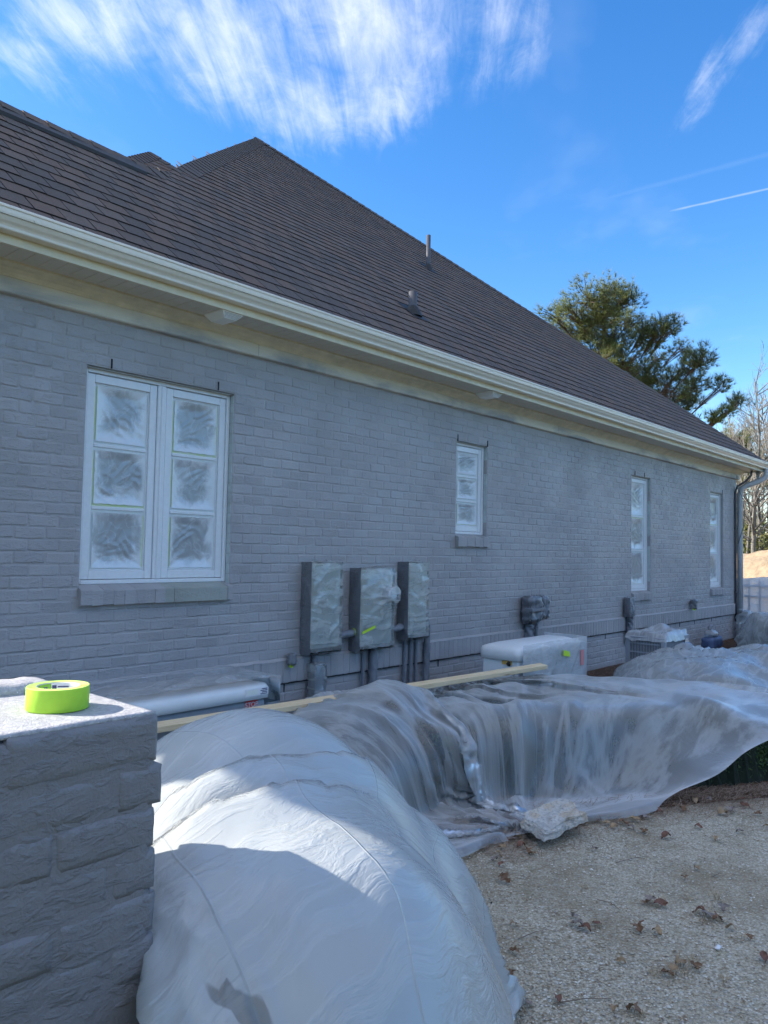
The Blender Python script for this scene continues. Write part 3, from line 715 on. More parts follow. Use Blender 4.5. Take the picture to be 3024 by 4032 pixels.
# ridge and hip caps: one folded shingle each, lapped
def cap_run(path, wl, wr, parent, expo=.14, wid=.15, thick=.011, mats=None):
    """path: polyline on the ridge, top to bottom laps; wl, wr: unit directions down the two slopes"""
    pts = [Vector(p) for p in path]; segs = [(pts[i+1]-pts[i]).length for i in range(len(pts)-1)]; tot = sum(segs)
    def at(d):
        for i, s_ in enumerate(segs):
            if d <= s_ or i == len(segs)-1:
                f = d/s_; return pts[i].lerp(pts[i+1], f), (pts[i+1]-pts[i]).normalized(), (i+f)/len(segs)
            d -= s_
    d = 0; k = 0
    while d < tot - .02:
        p0, t0, f0 = at(d); p1, t1, f1 = at(min(tot, d + expo*1.25))
        L, R_ = (wl(f0), wr(f0)) if callable(wl) else (wl, wr); tv = (p1-p0).normalized(); L = (L-tv*L.dot(tv)).normalized(); R_ = (R_-tv*R_.dot(tv)).normalized()
        upv = Vector((0, 0, 1)); hi = upv*thick*1.7; lo = upv*thick*.5
        w_ = wid*(1+rs.uniform(-.03, .03))
        vs = [p0+lo+L*w_, p0+lo+L*w_*.35+upv*.012, p0+lo+upv*.022, p0+lo+R_*w_*.35+upv*.012, p0+lo+R_*w_]
        vs += [p1+hi+L*w_, p1+hi+L*w_*.35+upv*.012, p1+hi+upv*.022, p1+hi+R_*w_*.35+upv*.012, p1+hi+R_*w_]
        vs += [v - upv*thick for v in vs[5:10]]
        fs = [(i, i+1, i+6, i+5) for i in range(4)] + [(5+i, 6+i, 11+i, 10+i) for i in range(4)]
        b = MB(); b.add([tuple(v) for v in vs], fs); b.mi[-4:] = [1]*4; b.build('ridge_cap', [M['sh'][rs.choice((2, 2, 4))], M['felt']], parent, fix=False)
        d += expo; k += 1
dF = Vector((0, -1, -SL)).normalized(); dL = Vector((-1, 0, -SL)).normalized(); dR = Vector((1, 0, -SL)).normalized(); dB = Vector((0, 1, -SL)).normalized()
lowp = Vector((LOWX, LOWY, rz(LOWY)))
hip_pts = [APX, APX.lerp(lowp, .5), APX.lerp(lowp, .86), lowp + Vector((.30, .30, .22)), lowp + Vector((.02, .06, .045)), lowp + Vector((-.32, 0, .012)), lowp + Vector((-.75, 0, .006))]
cap_run(hip_pts, lambda f: (dL if f < .72 else dL.lerp(dB, min(1, (f-.72)*4)).normalized()), lambda f: dF, roofo, .185, .21)
cap_run([APX + Vector((-.02, 0, .01)), Vector((RX1-.05, RY0+.05, RZ0+.04))], dF, dR, roofo, .15, .15)
cap_run([A2v, Vector(hv[1])], dL, dF, rear, .14, .15); cap_run([A2v, Vector(hv[2])], dF, dR, rear, .14, .13)
# ridge vent along the low ridge with caps on top
b = MB(); zr_ = rz(LOWY)
b.prism_x([(LOWY-.21, zr_-.172), (LOWY-.21, zr_-.135), (LOWY, zr_+.035), (LOWY+.17, zr_-.105), (LOWY+.17, zr_-.135), (LOWY, zr_+.005)], RXL, 3.72)
b.build('ridge_vent', M['rubber'], roofo)
x = RXL
while x < 3.3:
    b = MB(); w_ = .105; h0 = .042; tl_ = rs.uniform(0, .008)
    vs = []
    for xx, hh in ((x, h0+.012+tl_), (x+.28, h0+.002)):
        vs += [(xx, LOWY-w_, zr_+hh-w_*SL-.012), (xx, LOWY, zr_+hh), (xx, LOWY+w_, zr_+hh-w_*SL-.012)]
    vs += [(v[0], v[1], v[2]-.012) for v in vs[:3]]
    b.add(vs, [(0,3,4,1), (1,4,5,2), (6,0,1,7), (7,1,2,8)]); b.build('ridge_cap', M['sh'][rs.choice((0, 2, 3))], roofo, fix=False); x += .2
# vent pipes with boots
for (px, py, h, r, lab) in ((9.79, 2.774, .56, .036, 'tall thin vent pipe near the hip'), (6.52, .372, .235, .048, 'short fat vent pipe near the eave')):
    z0 = rz(py); b = MB(); b.lathe((px, py, z0-.05), [(r, 0), (r, h+.05), (r*.82, h+.05), (r*.82, h-.1)], 20)
    vp = b.build('vent_pipe', M['pvc'], roofo, True); vp['label'] = lab
    b = MB(); b.lathe((px, py, z0-.03), [(r*2.3, -.02), (r*1.9, .04), (r*1.35, .085), (r*1.02, .10)], 20)
    fl = .13; vs = [Vector((px+sx*fl, py+sy*fl, rz(py+sy*fl))) + nrm*.012 for sx, sy in ((-1,-1),(1,-1),(1,1),(-1,1))]
    b.add([tuple(v) for v in vs], [(0,1,2,3)]); b.build('boot', M['rubber'], vp)
# ------------------------------------------------------------------ eave: gutter, fascia, soffit, crown, frieze
GX0, GX1 = RXL, 17.08
b = MB()
prof = [(-.552,3.468),(-.557,3.464),(-.557,3.452),(-.550,3.447),(-.5485,3.425),(-.543,3.405),(-.530,3.385),(-.514,3.372),(-.506,3.360),(-.505,3.346),(-.500,3.341),(-.435,3.341),(-.433,3.344),(-.433,3.455),(-.437,3.455),(-.438,3.348),(-.499,3.347),(-.502,3.362),(-.510,3.376),(-.526,3.39),(-.539,3.408),(-.544,3.426),(-.546,3.452)]
b.prism_x(prof, GX0, GX1); b.prism_x([(-.552,3.466),(-.548,3.425),(-.53,3.386),(-.505,3.346),(-.435,3.343),(-.435,3.455)], GX1, GX1+.004)
gut = b.build('gutter', M['cream'], house)
b = MB(); b.box(RXL, 17.0, -.431, -.412, 3.286, 3.45); b.build('fascia', M['yellow'], house)
b = MB(); b.box(RXL, 17.0, -.4305, -.15, 3.306, 3.312)
b.box(16.985, 17.0, -.412, 1.0, 3.288, 3.40)
sof = b.build('soffit', M['soffit'], house)
pm = MB(); PW = .305
for k in range(3):
    x0 = k*PW/3
    pm.prism_x([(0, 0), (0, .004), (.001, .004), (.001, 0)], 0, .0001) if False else None
    pm.add([(x0+.004,-.411,3.296),(x0+PW/3-.004,-.411,3.296),(x0+PW/3-.004,-.155,3.296),(x0+.004,-.155,3.296),
            (x0-.001,-.411,3.304),(x0+PW/3-.0002,-.411,3.304),(x0+PW/3-.0002,-.155,3.304),(x0-.001,-.155,3.304)], [(3,2,1,0),(0,4,7,3),(1,2,6,5),(0,1,5,4),(2,3,7,6)])
pmesh = pm.mesh('panel', M['soffit']); x = RXL + .01
while x < 16.7:
    link('panel', pmesh, sof, (x, 0, 0)); x += PW
b = MB(); b.prism_x([(-.04,3.300),(-.152,3.300),(-.152,3.282),(-.138,3.276),(-.128,3.268),(-.105,3.264),(-.092,3.252),(-.078,3.248),(-.068,3.236),(-.056,3.231),(-.056,3.224),(-.04,3.224)], XL-.2, 16.75)
b.build('crown_moulding', M['yellowm'], house)
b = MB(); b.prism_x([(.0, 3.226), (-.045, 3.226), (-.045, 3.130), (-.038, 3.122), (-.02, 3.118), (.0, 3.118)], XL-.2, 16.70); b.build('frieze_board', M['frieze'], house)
for x in (4.02, 9.1, 13.6):
    b = MB(); b.box(x-.001, x+.001, -.0458, -.044, 3.131, 3.224); b.build('board_joint', M['dark'], house)
# downspout, conduit and a thin cable at the corner
b = MB()
b.tube([(16.93,-.49,3.345),(16.93,-.49,3.24),(16.91,-.47,3.16),(16.84,-.36,3.08),(16.70,-.18,3.00),(16.62,-.095,2.93),(16.60,-.075,2.80),(16.60,-.075,1.5),(16.60,-.075,.25)], .056, 14)
for z in (2.62, .45): b.lathe((16.60,-.075,z), [(.060,0),(.060,.03)], 16)
ds = b.build('downspout', M['pipe'], house, True)
b = MB(); b.tube([(16.62,-.30,3.31),(16.62,-.29,3.20),(16.58,-.2,3.08),(16.50,-.06,2.97),(16.47,-.03,2.85),(16.47,-.03,1.4),(16.47,-.03,.22)], .022, 10)
for z in (2.1, .8): b.lathe((16.47,-.03,z), [(.03,0),(.03,.025),(.022,.026)], 12)
b.build('conduit', M['dkmetal'], house, True)
b = MB(); b.tube([(16.50,-.05,3.2),(16.50,-.06,2.95),(16.60,-.145,2.7),(16.66,-.15,2.4),(16.58,-.14,2.1),(16.50,-.065,1.8)], .005, 6); b.build('cable', M['rubber'], house)
b = MB(); b.lathe((16.95,-.33,3.285), [(.0,0),(.05,0),(.05,-.03),(.03,-.05),(.028,-.12),(.075,-.16),(.085,-.22),(.0,-.225)], 16); fl_ = b.build('floodlight', M['pipe'], house, True)
# soffit lights / vents
for i, (x, y, lab) in enumerate(((3.47,-.30,'soffit vent box above the wide window'), (7.08,-.29,'soffit vent box above the short window'))):
    b = MB(); z1 = 3.2958
    vs = [(-.095,-.115,0),(.095,-.115,0),(.095,.115,0),(-.095,.115,0),(-.095,-.115,-.012),(.095,-.115,-.012),(.095,.115,-.012),(-.095,.115,-.012),(-.055,-.085,-.055),(.055,-.085,-.055),(.055,.085,-.055),(-.055,.085,-.055)]
    b.add([(x+a, y+c, z1+d) for a, c, d in vs], [(0,1,5,4),(1,2,6,5),(2,3,7,6),(3,0,4,7),(4,5,9,8),(5,6,10,9),(6,7,11,10),(7,4,8,11),(8,9,10,11)])
    so = b.build('soffit_vent', M['ventw'], house); so['label'] = lab
    b = MB()
    for q in range(5): 
        f0 = .12 + q*.17; f1 = f0 + .09
        def W_(f, s): 
            yy = -.115+.03*f + (.0 if s < 0 else 0); return yy
        b.add([(x-.08+.02*f0, y-.1165+.03*f0, z1-.0125-.043*f0), (x+.08-.02*f0, y-.1165+.03*f0, z1-.0125-.043*f0), (x+.08-.02*f1, y-.1165+.03*f1, z1-.0125-.043*f1), (x-.08+.02*f1, y-.1165+.03*f1, z1-.0125-.043*f1)], [(0,1,2,3)])
    b.build('louvre', M['pipe'], so, fix=False)
# ================================================================== SHRUBS UNDER THE SHEETS + DRAPED FILM
HR = .02                                            # height map cell
HX0, HY0, HNX, HNY = .6, -4.8, 820, 240              # x .6..17, y -4.8..0
gx = HX0 + HR*np.arange(HNX); gy = HY0 + HR*np.arange(HNY)
GXX, GYY = np.meshgrid(gx, gy, indexing='ij')
def vnoise(x, y, seed, sc):
    """smooth value noise on arrays"""
    r = np.random.default_rng(seed); T = r.random((64, 64))
    u = np.asarray(x)*sc; v = np.asarray(y)*sc; i = np.floor(u).astype(int); j = np.floor(v).astype(int); fu = u-i; fv = v-j
    fu = fu*fu*(3-2*fu); fv = fv*fv*(3-2*fv)
    a = T[i % 64, j % 64]; b = T[(i+1) % 64, j % 64]; c = T[i % 64, (j+1) % 64]; d = T[(i+1) % 64, (j+1) % 64]
    return (a*(1-fu)*(1-fv) + b*fu*(1-fv) + c*(1-fu)*fv + d*fu*fv)*2 - 1
def mound(x, y, r, top, p=2.6, q=.5, ax=1.0, rot=0.0):
    c, s_ = math.cos(rot), math.sin(rot); dx, dy = GXX-x, GYY-y
    u = np.hypot((dx*c+dy*s_)/ax, -dx*s_+dy*c)/r
    return GZ + (top-GZ)*np.where(u < 1, (1-np.clip(u, 0, 1)**p)**q, 0)
def polymap(poly, H, edge):
    inside = np.zeros_like(GXX, bool); dist = np.full_like(GXX, 9.)
    n = len(poly)
    for i in range(n):
        (x0, y0), (x1, y1) = poly[i], poly[(i+1) % n]
        cr = ((y0 > GYY) != (y1 > GYY)) & (GXX < (x1-x0)*(GYY-y0)/(y1-y0+1e-12)+x0); inside ^= cr
        L2 = (x1-x0)**2+(y1-y0)**2; t = np.clip(((GXX-x0)*(x1-x0)+(GYY-y0)*(y1-y0))/L2, 0, 1)
        dist = np.minimum(dist, np.hypot(GXX-x0-t*(x1-x0), GYY-y0-t*(y1-y0)))
    d = np.where(inside, np.clip(dist/edge, 0, 1), 0)
    return GZ + H*np.sqrt(np.clip(1-(1-d)**2.4, 0, 1))
mapB2 = np.maximum(mound(3.72,-1.48,.60,.46,2.6,.5,1.2), mound(4.12,-1.45,.5,.535,2.6,.5,1.15))
lump = vnoise(GXX, GYY, 1, 2.2)*.05 + vnoise(GXX, GYY, 2, 5)*.025
mapA = np.maximum.reduce([mound(1.68,-2.97,.82,.965,1.9,.6), mound(1.25,-3.58,.68,.84,2.9,.5), mound(1.42,-3.28,.70,.88,2.2,.5), mound(2.0,-3.06,.60,.60,3.0), mound(2.66,-2.62,.56,.15,2.2), mound(1.1,-3.0,.6,.74), np.full_like(GXX, GZ)])
mapH = polymap(HEDGE, .49, .26)
mapH = np.where(mapH > GZ+.02, mapH + lump*np.clip((mapH-GZ)/.3, 0, 1), mapH)
mapE = np.maximum.reduce([mound(4.9,-.72,.55,.20,2.4,.5,1.6), mound(6.0,-.78,.5,.26,2.4,.5,1.5), mound(7.0,-1.0,.5,.24,2.4,.5,1.2), mound(4.0,-1.0,.5,.22), np.full_like(GXX, GZ)])
mapC = np.maximum.reduce([mound(8.75,-2.0,.95,.42,2.6,.5,1.15), mound(9.75,-2.55,.95,.44,2.6,.5), mound(10.7,-3.1,.9,.42), np.full_like(GXX, GZ)])
mapC = np.where(mapC > GZ+.02, mapC+lump*.8, mapC)
mapD = np.maximum.reduce([mound(14.8,-1.6,1.0,.62), mound(15.6,-2.3,1.0,.60), mound(13.6,-2.7,.8,.35), np.full_like(GXX, GZ)])
def smooth(a, k):
    for _ in range(k):
        a = (np.roll(a,1,0)+np.roll(a,-1,0)+np.roll(a,1,1)+np.roll(a,-1,1)+a*2)/6
    return a
def drape(P, hm, dx, dy, iters, pins=None, thick=.012, seed=0, grav=9.8, bend=.25, fr=.35, jit=.002, sub=6, damp=.97, ret=False):
    """position-based cloth on a grid P[i,j]; pins: list of (mask, target)"""
    r = np.random.default_rng(seed); P = P + r.normal(0, jit, P.shape); Q = P.copy()
    gxm = np.gradient(hm, HR, axis=0); gym = np.gradient(hm, HR, axis=1)
    dd = math.hypot(dx, dy); dt = 1/60
    def con(a, b, rest, k, comp=1.0):
        d = P[b]-P[a]; L = np.sqrt((d*d).sum(-1))+1e-9
        e = (L-rest)/L*.5*k
        if comp < 1: e = np.where(L < rest, e*comp, e)
        d *= e[..., None]; P[a] += d; P[b] -= d
    S = slice
    ev = lambda n: (S(0, n-1, 2), S(1, n, 2)); od = lambda n: (S(1, n-1, 2), S(2, n, 2))
    nx_, ny_ = P.shape[:2]
    for it in range(iters):
        V = (P-Q)*damp; Q = P.copy(); P += V; P[..., 2] -= grav*dt*dt
        for s_ in range(sub):
            for (a, b) in (ev(nx_), od(nx_)): 
                a2 = S(a.start, a.stop, 2); n_ = min(len(range(*a.indices(nx_))), len(range(*b.indices(nx_))))
                con((S(a.start, a.start+2*n_-1, 2), S(None)), (S(b.start, b.start+2*n_-1, 2), S(None)), dx, 1.0)
            for (a, b) in (ev(ny_), od(ny_)):
                n_ = min(len(range(*a.indices(ny_))), len(range(*b.indices(ny_))))
                con((S(None), S(a.start, a.start+2*n_-1, 2)), (S(None), S(b.start, b.start+2*n_-1, 2)), dy, 1.0)
            con((S(0, -1), S(0, -1)), (S(1, None), S(1, None)), dd, .25, .6); con((S(1, None), S(0, -1)), (S(0, -1), S(1, None)), dd, .25, .6)
            if bend:
                con((S(0, -2), S(None)), (S(2, None), S(None)), 2*dx, bend*.5); con((S(None), S(0, -2)), (S(None), S(2, None)), 2*dy, bend*.5)
            u = np.clip((P[..., 0]-HX0)/HR, 0, HNX-1.001); v = np.clip((P[..., 1]-HY0)/HR, 0, HNY-1.001)
            i = u.astype(int); j = v.astype(int); fu = u-i; fv = v-j
            h = hm[i, j]*(1-fu)*(1-fv)+hm[i+1, j]*fu*(1-fv)+hm[i, j+1]*(1-fu)*fv+hm[i+1, j+1]*fu*fv
            pen = h + thick - P[..., 2]; hit = pen > 0
            if hit.any():
                ax_, ay_ = gxm[i, j], gym[i, j]; nn = 1/np.sqrt(1+ax_*ax_+ay_*ay_); d = np.where(hit, np.minimum(pen*nn, .05), 0)
                P[..., 0] -= ax_*nn*d; P[..., 1] -= ay_*nn*d; P[..., 2] += nn*d
                Q[hit] += (P[hit]-Q[hit])*fr
            if pins:
                for mk, tg in pins: P[mk] = tg; Q[mk] = tg
    return P
def upsample(P):
    n, m_ = P.shape[:2]; R_ = np.empty((2*n-1, 2*m_-1, 3))
    R_[::2, ::2] = P; R_[1::2, ::2] = (P[1:]+P[:-1])/2; R_[:, 1::2] = (R_[:, 2::2]+R_[:, :-2:2])/2
    return R_
def grid_obj(name, P, mat, dx, dy, parent=None, smooth_=True):
    n, m_ = P.shape[:2]; me = bpy.data.meshes.new(name)
    idx = np.arange(n*m_).reshape(n, m_)
    q = np.stack([idx[:-1, :-1], idx[1:, :-1], idx[1:, 1:], idx[:-1, 1:]], -1).reshape(-1, 4)
    me.vertices.add(n*m_); me.vertices.foreach_set('co', P.reshape(-1).astype(np.float32))
    me.loops.add(q.size); me.loops.foreach_set('vertex_index', q.ravel().astype(np.int32))
    me.polygons.add(len(q)); me.polygons.foreach_set('loop_start', (np.arange(len(q))*4).astype(np.int32)); me.polygons.foreach_set('loop_total', np.full(len(q), 4, np.int32))
    me.update(calc_edges=True)
    if smooth_: me.polygons.foreach_set('use_smooth', np.ones(len(q), bool))
    uv = np.stack(np.meshgrid(np.arange(n)*dx, np.arange(m_)*dy, indexing='ij'), -1).reshape(-1, 2)
    lay = me.uv_layers.new(name='UVMap'); lay.data.foreach_set('uv', uv[q.ravel()].astype(np.float32).ravel())
    me.materials.append(mat); me.validate(); return link(name, me, parent)
def plan_grid(o, e1, e2, n, m_, dx, dy, z):
    e1 = np.array(e1)/np.linalg.norm(e1); e2 = np.array(e2)/np.linalg.norm(e2)
    P = np.zeros((n, m_, 3)); i, j = np.meshgrid(np.arange(n), np.arange(m_), indexing='ij')
    P[..., :2] = np.array(o) + e1*(i*dx)[..., None] + e2*(j*dy)[..., None]; P[..., 2] = z
    return P
def run(P, hm, dx, dy, sched, pinf=None, seed=0, **k):
    for lv, (it, sub) in enumerate(sched):
        P = drape(P, hm, dx, dy, it, pinf(P) if pinf else None, seed=seed+lv, sub=sub, jit=(.003 if lv == 0 else .0008), **k)
        if lv < len(sched)-1: P = upsample(P); dx /= 2; dy /= 2
    return P, dx, dy
def normals(P):
    a = np.gradient(P, axis=0); b = np.gradient(P, axis=1); n = np.cross(a, b); return n/(np.linalg.norm(n, axis=-1, keepdims=True)+1e-9)
def pl_dist(x, y, pts):
    """distance to a polyline in plan, its sign (+ on the left of travel) and the parameter along it"""
    best = np.full(x.shape, 9.); sg = np.zeros(x.shape); tt = np.zeros(x.shape)
    for k in range(len(pts)-1):
        (x0, y0), (x1, y1) = pts[k], pts[k+1]; L = math.hypot(x1-x0, y1-y0)
        t = np.clip(((x-x0)*(x1-x0)+(y-y0)*(y1-y0))/L**2, 0, 1); d = np.hypot(x-x0-t*(x1-x0), y-y0-t*(y1-y0))
        c = (x1-x0)*(y-y0)-(y1-y0)*(x-x0); m_ = d < best; best = np.where(m_, d, best); sg = np.where(m_, np.sign(c), sg); tt = np.where(m_, (k+t)/(len(pts)-1), tt)
    return best*sg, tt
def ridg(v): return 1 - np.abs(2*(v-np.floor(v))-1)
# ------------------------------------------------------------------ sheet A: drawn tight over the tall shrub by the pier
hmA = smooth(mapA, 6)
def pinA(P):
    n, m_ = P.shape[:2]; K = np.array([(-4.5,GZ+.01),(-4.28,.1),(-4.15,.42),(-3.9,.60),(-3.6,.70),(-3.12,.79),(-2.75,.70),(-2.35,.32),(-2.1,GZ+.01),(-1.75,GZ+.01)])
    s = np.r_[0, np.cumsum(np.hypot(*np.diff(K, axis=0).T))]; q = np.linspace(0, s[-1], m_); mk = np.zeros((n, m_), bool); mk[0] = True
    return [(mk, np.stack([np.interp(np.interp(q, s, K[:, 0]), [-4.6, -3.95, -3.74, -3.70], [.78, .78, .82, .895]), np.interp(q, s, K[:, 0]), np.interp(q, s, K[:, 1])], -1))]
def hem(P, ax, end, margin=1.5):
    """shorten the film where it lies flat on the ground, keeping a loose hem"""
    P = np.moveaxis(P, ax, 0); P = P[::-1] if not end else P
    n, m_ = P.shape[:2]; up_ = P[..., 2] > GZ+.05; last = np.where(up_.any(0), n-1-np.argmax(up_[::-1], 0), 2).astype(float)
    k = np.ones(9)/9; last = np.convolve(np.pad(last, 4, 'edge'), k, 'valid'); lim = np.minimum(n-1, np.maximum(last+margin*(1+.5*np.sin(np.arange(m_)*.7)), 4))
    R_ = np.empty_like(P)
    for j in range(m_):
        t = np.linspace(0, lim[j], n); i = np.minimum(t.astype(int), n-2); f = (t-i)[:, None]; R_[:, j] = P[i, j]*(1-f)+P[i+1, j]*f
    R_ = R_[::-1] if not end else R_
    return np.moveaxis(R_, 0, ax)
PA = plan_grid((.90,-4.70), (1, 0), (0, 1), 25, 34, .10, .10, 1.05)
PA, ax_, ay_ = run(PA, hmA, .10, .10, [(60, 5), (40, 7), (24, 10)], pinA, 5)
PA = hem(PA, 0, True); PA = hem(PA, 1, False, 1.0)
N = normals(PA); x, y = PA[..., 0], PA[..., 1]
for pts, amp, w in (([(1.0,-3.30),(1.2,-3.28),(1.31,-3.26),(1.42,-3.26),(1.55,-3.28),(1.70,-3.28),(1.9,-3.26),(2.15,-3.15)], .055, .08), ([(.92,-3.47),(1.04,-3.43),(1.15,-3.42),(1.27,-3.43),(1.39,-3.45),(1.52,-3.46),(1.68,-3.45),(1.88,-3.36)], .040, .06)):
    px_, py_ = np.array(pts).T; cf = np.polyfit(px_, py_, 3); qx = np.linspace(px_[0], px_[-1], 60); pts = list(zip(qx, np.polyval(cf, qx)))
    d, t = pl_dist(x, y, pts); fade = np.clip(np.minimum(t*5, (1-t)*1.7), 0, 1); d = d + vnoise(x, y, 4, 2.2)*.012
    PA += N*((np.where(d > 0, -amp*np.exp(-(d/w)**1.3), amp*.75*np.exp(-(d/(w*2.2))**2) - amp*1.6*np.exp(-(d/.012)**2)*0))*fade)[..., None]
KN = np.array([.97,-3.79,.67]); dK = np.linalg.norm(PA-KN, axis=-1)                    # a snag: folds radiate from it
an = np.arctan2(y-KN[1], x-KN[0])
PA += N*((ridg(an*2.1+vnoise(x*1, PA[..., 2], 8, 3)*.25)**5*.022*np.exp(-dK/.22)*np.clip(dK/.05, 0, 1)) - .035*np.exp(-(dK/.06)**2))[..., None]
cr = np.clip((1.0-x)/.12, 0, 1)*np.clip((-3.45-y)/.2, 0, 1)                        # loose, crinkled film beside the pier
PA += N*((ridg(vnoise(x, PA[..., 2], 11, 7)*1.6)*.02 + vnoise(x*2, y, 12, 20)*.010)*cr)[..., None]
sk = np.clip((.42-PA[..., 2])/.4, 0, 1)*np.clip((x-1.35)/.4, 0, 1); th = np.arctan2(y+2.9, x-1.7)
PA += N*((ridg(th*2.6+vnoise(th*2, PA[..., 2], 15, 1.2)*.5)**2*.07-.02)*sk)[..., None]
PA += N*(vnoise(x, y, 13, 9)*.004 + vnoise(x+y, PA[..., 2]*2, 14, 4)*.006)[..., None]
i_, j_ = np.meshgrid(np.arange(PA.shape[0]), np.arange(PA.shape[1]), indexing='ij')
oA = tag(grid_obj('plastic_sheet', PA, M['sheet_white'], ax_, ay_), 'milky white plastic sheet drawn tight over the tall shrub beside the brick pier', 'plastic sheet', 'plastic sheets over the shrubs')
# ------------------------------------------------------------------ sheet B: over the low hedge, gathered under the rock
hmB = smooth(np.maximum(mapH, mapB2), 4)
ROCK = np.array([3.98, -2.70])
def pinB(P):
    n, m_ = P.shape[:2]; u = np.linspace(0, 1, n); pins = []
    mk = np.zeros((n, m_), bool); i0, i1 = int(.17*n), int(.36*n); jj = max(1, int(.06*m_))
    tg = np.zeros((i1-i0, jj, 3)); w = np.linspace(-1, 1, i1-i0)
    tg[..., 0] = ROCK[0] + (w*.17)[:, None]; tg[..., 1] = ROCK[1] - (w*.06)[:, None] + .02*np.arange(jj)[None]; tg[..., 2] = GZ+.02
    mk[i0:i1, :jj] = True; pins.append((mk, tg.reshape(-1, 3)))
    mkf = np.zeros((n, m_), bool); mkf[i1:, 0] = True; q_ = np.linspace(0, 1, n-i1)
    kx, ky, kz = [4.2, 4.9, 5.95, 7.0], [-2.76, -3.06, -3.47, -3.86], [GZ+.012, GZ+.015, .25, .55]; xs_ = 4.2 + 2.8*q_
    pins.append((mkf, np.stack([xs_, np.interp(xs_, kx, ky) + .02*np.sin(xs_*9), np.interp(xs_, kx, kz)], -1)))
    mkl = np.zeros((n, m_), bool); mkl[:i0, 0] = True; q_ = np.linspace(0, 1, i0); pins.append((mkl, np.stack([2.95+.85*q_, -2.45-.22*q_+.03*np.sin(q_*9), np.full(i0, GZ+.015)], -1)))
    mk2 = np.zeros((n, m_), bool); mk2[:, -1] = True
    pins.append((mk2, np.stack([3.0 + u*3.7, -.98 - .16*u, .37+.02*np.sin(u*19)+.13*np.exp(-((u-.26)/.13)**2)], -1)))
    mk3 = np.zeros((n, m_), bool); q = m_//2; mk3[-1, :q] = True; t = np.linspace(0, 1, q)
    pins.append((mk3, np.stack([7.0-.1*t, -3.86+t*1.0, .40+.06*t], -1)))
    return pins
nB, mB = 48, 22; dxB, dyB = .104, .094
PB = plan_grid((2.85,-2.5), (.955,-.297), (.16,.987), nB, mB, dxB, dyB, .8)
PB, bx_, by_ = run(PB, hmB, dxB, dyB, [(60, 6), (45, 8), (26, 10)], pinB, 15, bend=.15, thick=.045)
N = normals(PB); N *= np.sign(N[..., 2:3]+1e-6); x, y = PB[..., 0], PB[..., 1]
rx, ry = x-ROCK[0], y-ROCK[1]; dR_ = np.hypot(rx, ry); aR = np.arctan2(ry, rx)
fan = .25 + np.exp(-((aR-1.55)/.42)**2)
pl = (ridg(aR*1.9 + vnoise(x, y, 21, 1.2)*.9)**3*.055 + ridg(aR*4.1+.3 + vnoise(x, y, 22, 1.7)*.9)**4*.030)*fan
pl += ridg(aR*1.5 + .2 + vnoise(x, y, 27, 1.1)*.5)**2*.05*np.clip((1.2-aR)/.5, 0, 1)
wgt = np.clip(dR_/.25, 0, 1)*np.exp(-np.clip(dR_-.5, 0, 9)/.75)*np.where((aR > .25) & (aR < 3.0), 1, .45)
PB += N*(pl*wgt + vnoise(x*.7+y, y, 23, 4.5)*.010 + ridg(vnoise(x, y, 24, 2.6)*1.3+x*.8)**4*.016*np.clip((y+2.2)/.6, 0, 1))[..., None]
oB = tag(grid_obj('plastic_sheet', PB, M['sheet_clear'], bx_, by_), 'clear plastic sheet over the low dark hedge, gathered into pleats under the rock', 'plastic sheet', 'plastic sheets over the shrubs')
uvl = oB.data.uv_layers[0]; idx = np.empty(len(oB.data.loops), np.int32); oB.data.loops.foreach_get('vertex_index', idx)
uvl.data.foreach_set('uv', np.stack([aR, dR_], -1).reshape(-1, 2)[idx].astype(np.float32).ravel())   # crinkles run toward the rock
# ------------------------------------------------------------------ sheet E between the board and the house, C and D further along
hmE = smooth(mapE, 5)
def pinE(P):
    n, m_ = P.shape[:2]; u = np.linspace(0, 1, n); mk = np.zeros((n, m_), bool); mk[:, 0] = True
    return [(mk, np.stack([2.6 + u*4.5, -1.10 - .10*u, .39+.02*np.sin(u*23)], -1))]
PE = plan_grid((2.6,-1.1), (1, 0), (0, 1), 47, 9, .103, .125, .55)
PE, ex_, ey_ = run(PE, hmE, .103, .125, [(45, 5), (30, 7), (16, 8)], pinE, 25, bend=.12)
PE += normals(PE)*(ridg(vnoise(PE[..., 0], PE[..., 1], 31, 2.3)*1.5)**3*.05 + vnoise(PE[..., 0], PE[..., 1], 32, 9)*.012)[..., None]
tag(grid_obj('plastic_sheet', PE, M['sheet_mid'], ex_, ey_), 'rumpled plastic sheet lying between the lumber board and the house wall', 'plastic sheet', 'plastic sheets over the shrubs')
hmC = smooth(mapC, 5)
PC = plan_grid((7.55,-4.6), (1, 0), (0, 1), 40, 37, .11, .11, 1.0)
PC, cx_, cy_ = run(PC, hmC, .11, .11, [(50, 5), (30, 7)], None, 35, bend=.1)
x, y = PC[..., 0], PC[..., 1]; fold = ridg((y*.5+x*.9)*1.5 + vnoise(x, y, 41, 1.3)*1.1)**3*.07 + ridg((y*.3+x)*3.3+vnoise(x, y, 42, 2.2))**4*.03
PC += normals(PC)*(fold*np.clip((PC[..., 2]-GZ)/.3, 0, 1) + vnoise(x, y, 43, 7)*.014)[..., None]
tag(grid_obj('plastic_sheet', PC, M['sheet_mid'], cx_, cy_), 'wrinkled plastic sheet over the round shrub in front of the condenser', 'plastic sheet', 'plastic sheets over the shrubs')
hmD = smooth(mapD, 5)
PD = plan_grid((12.7,-4.0), (1, 0), (0, 1), 30, 26, .14, .14, 1.2)
PD, dx_, dy_ = run(PD, hmD, .14, .14, [(50, 5), (24, 7)], None, 45, bend=.1)
x, y = PD[..., 0], PD[..., 1]
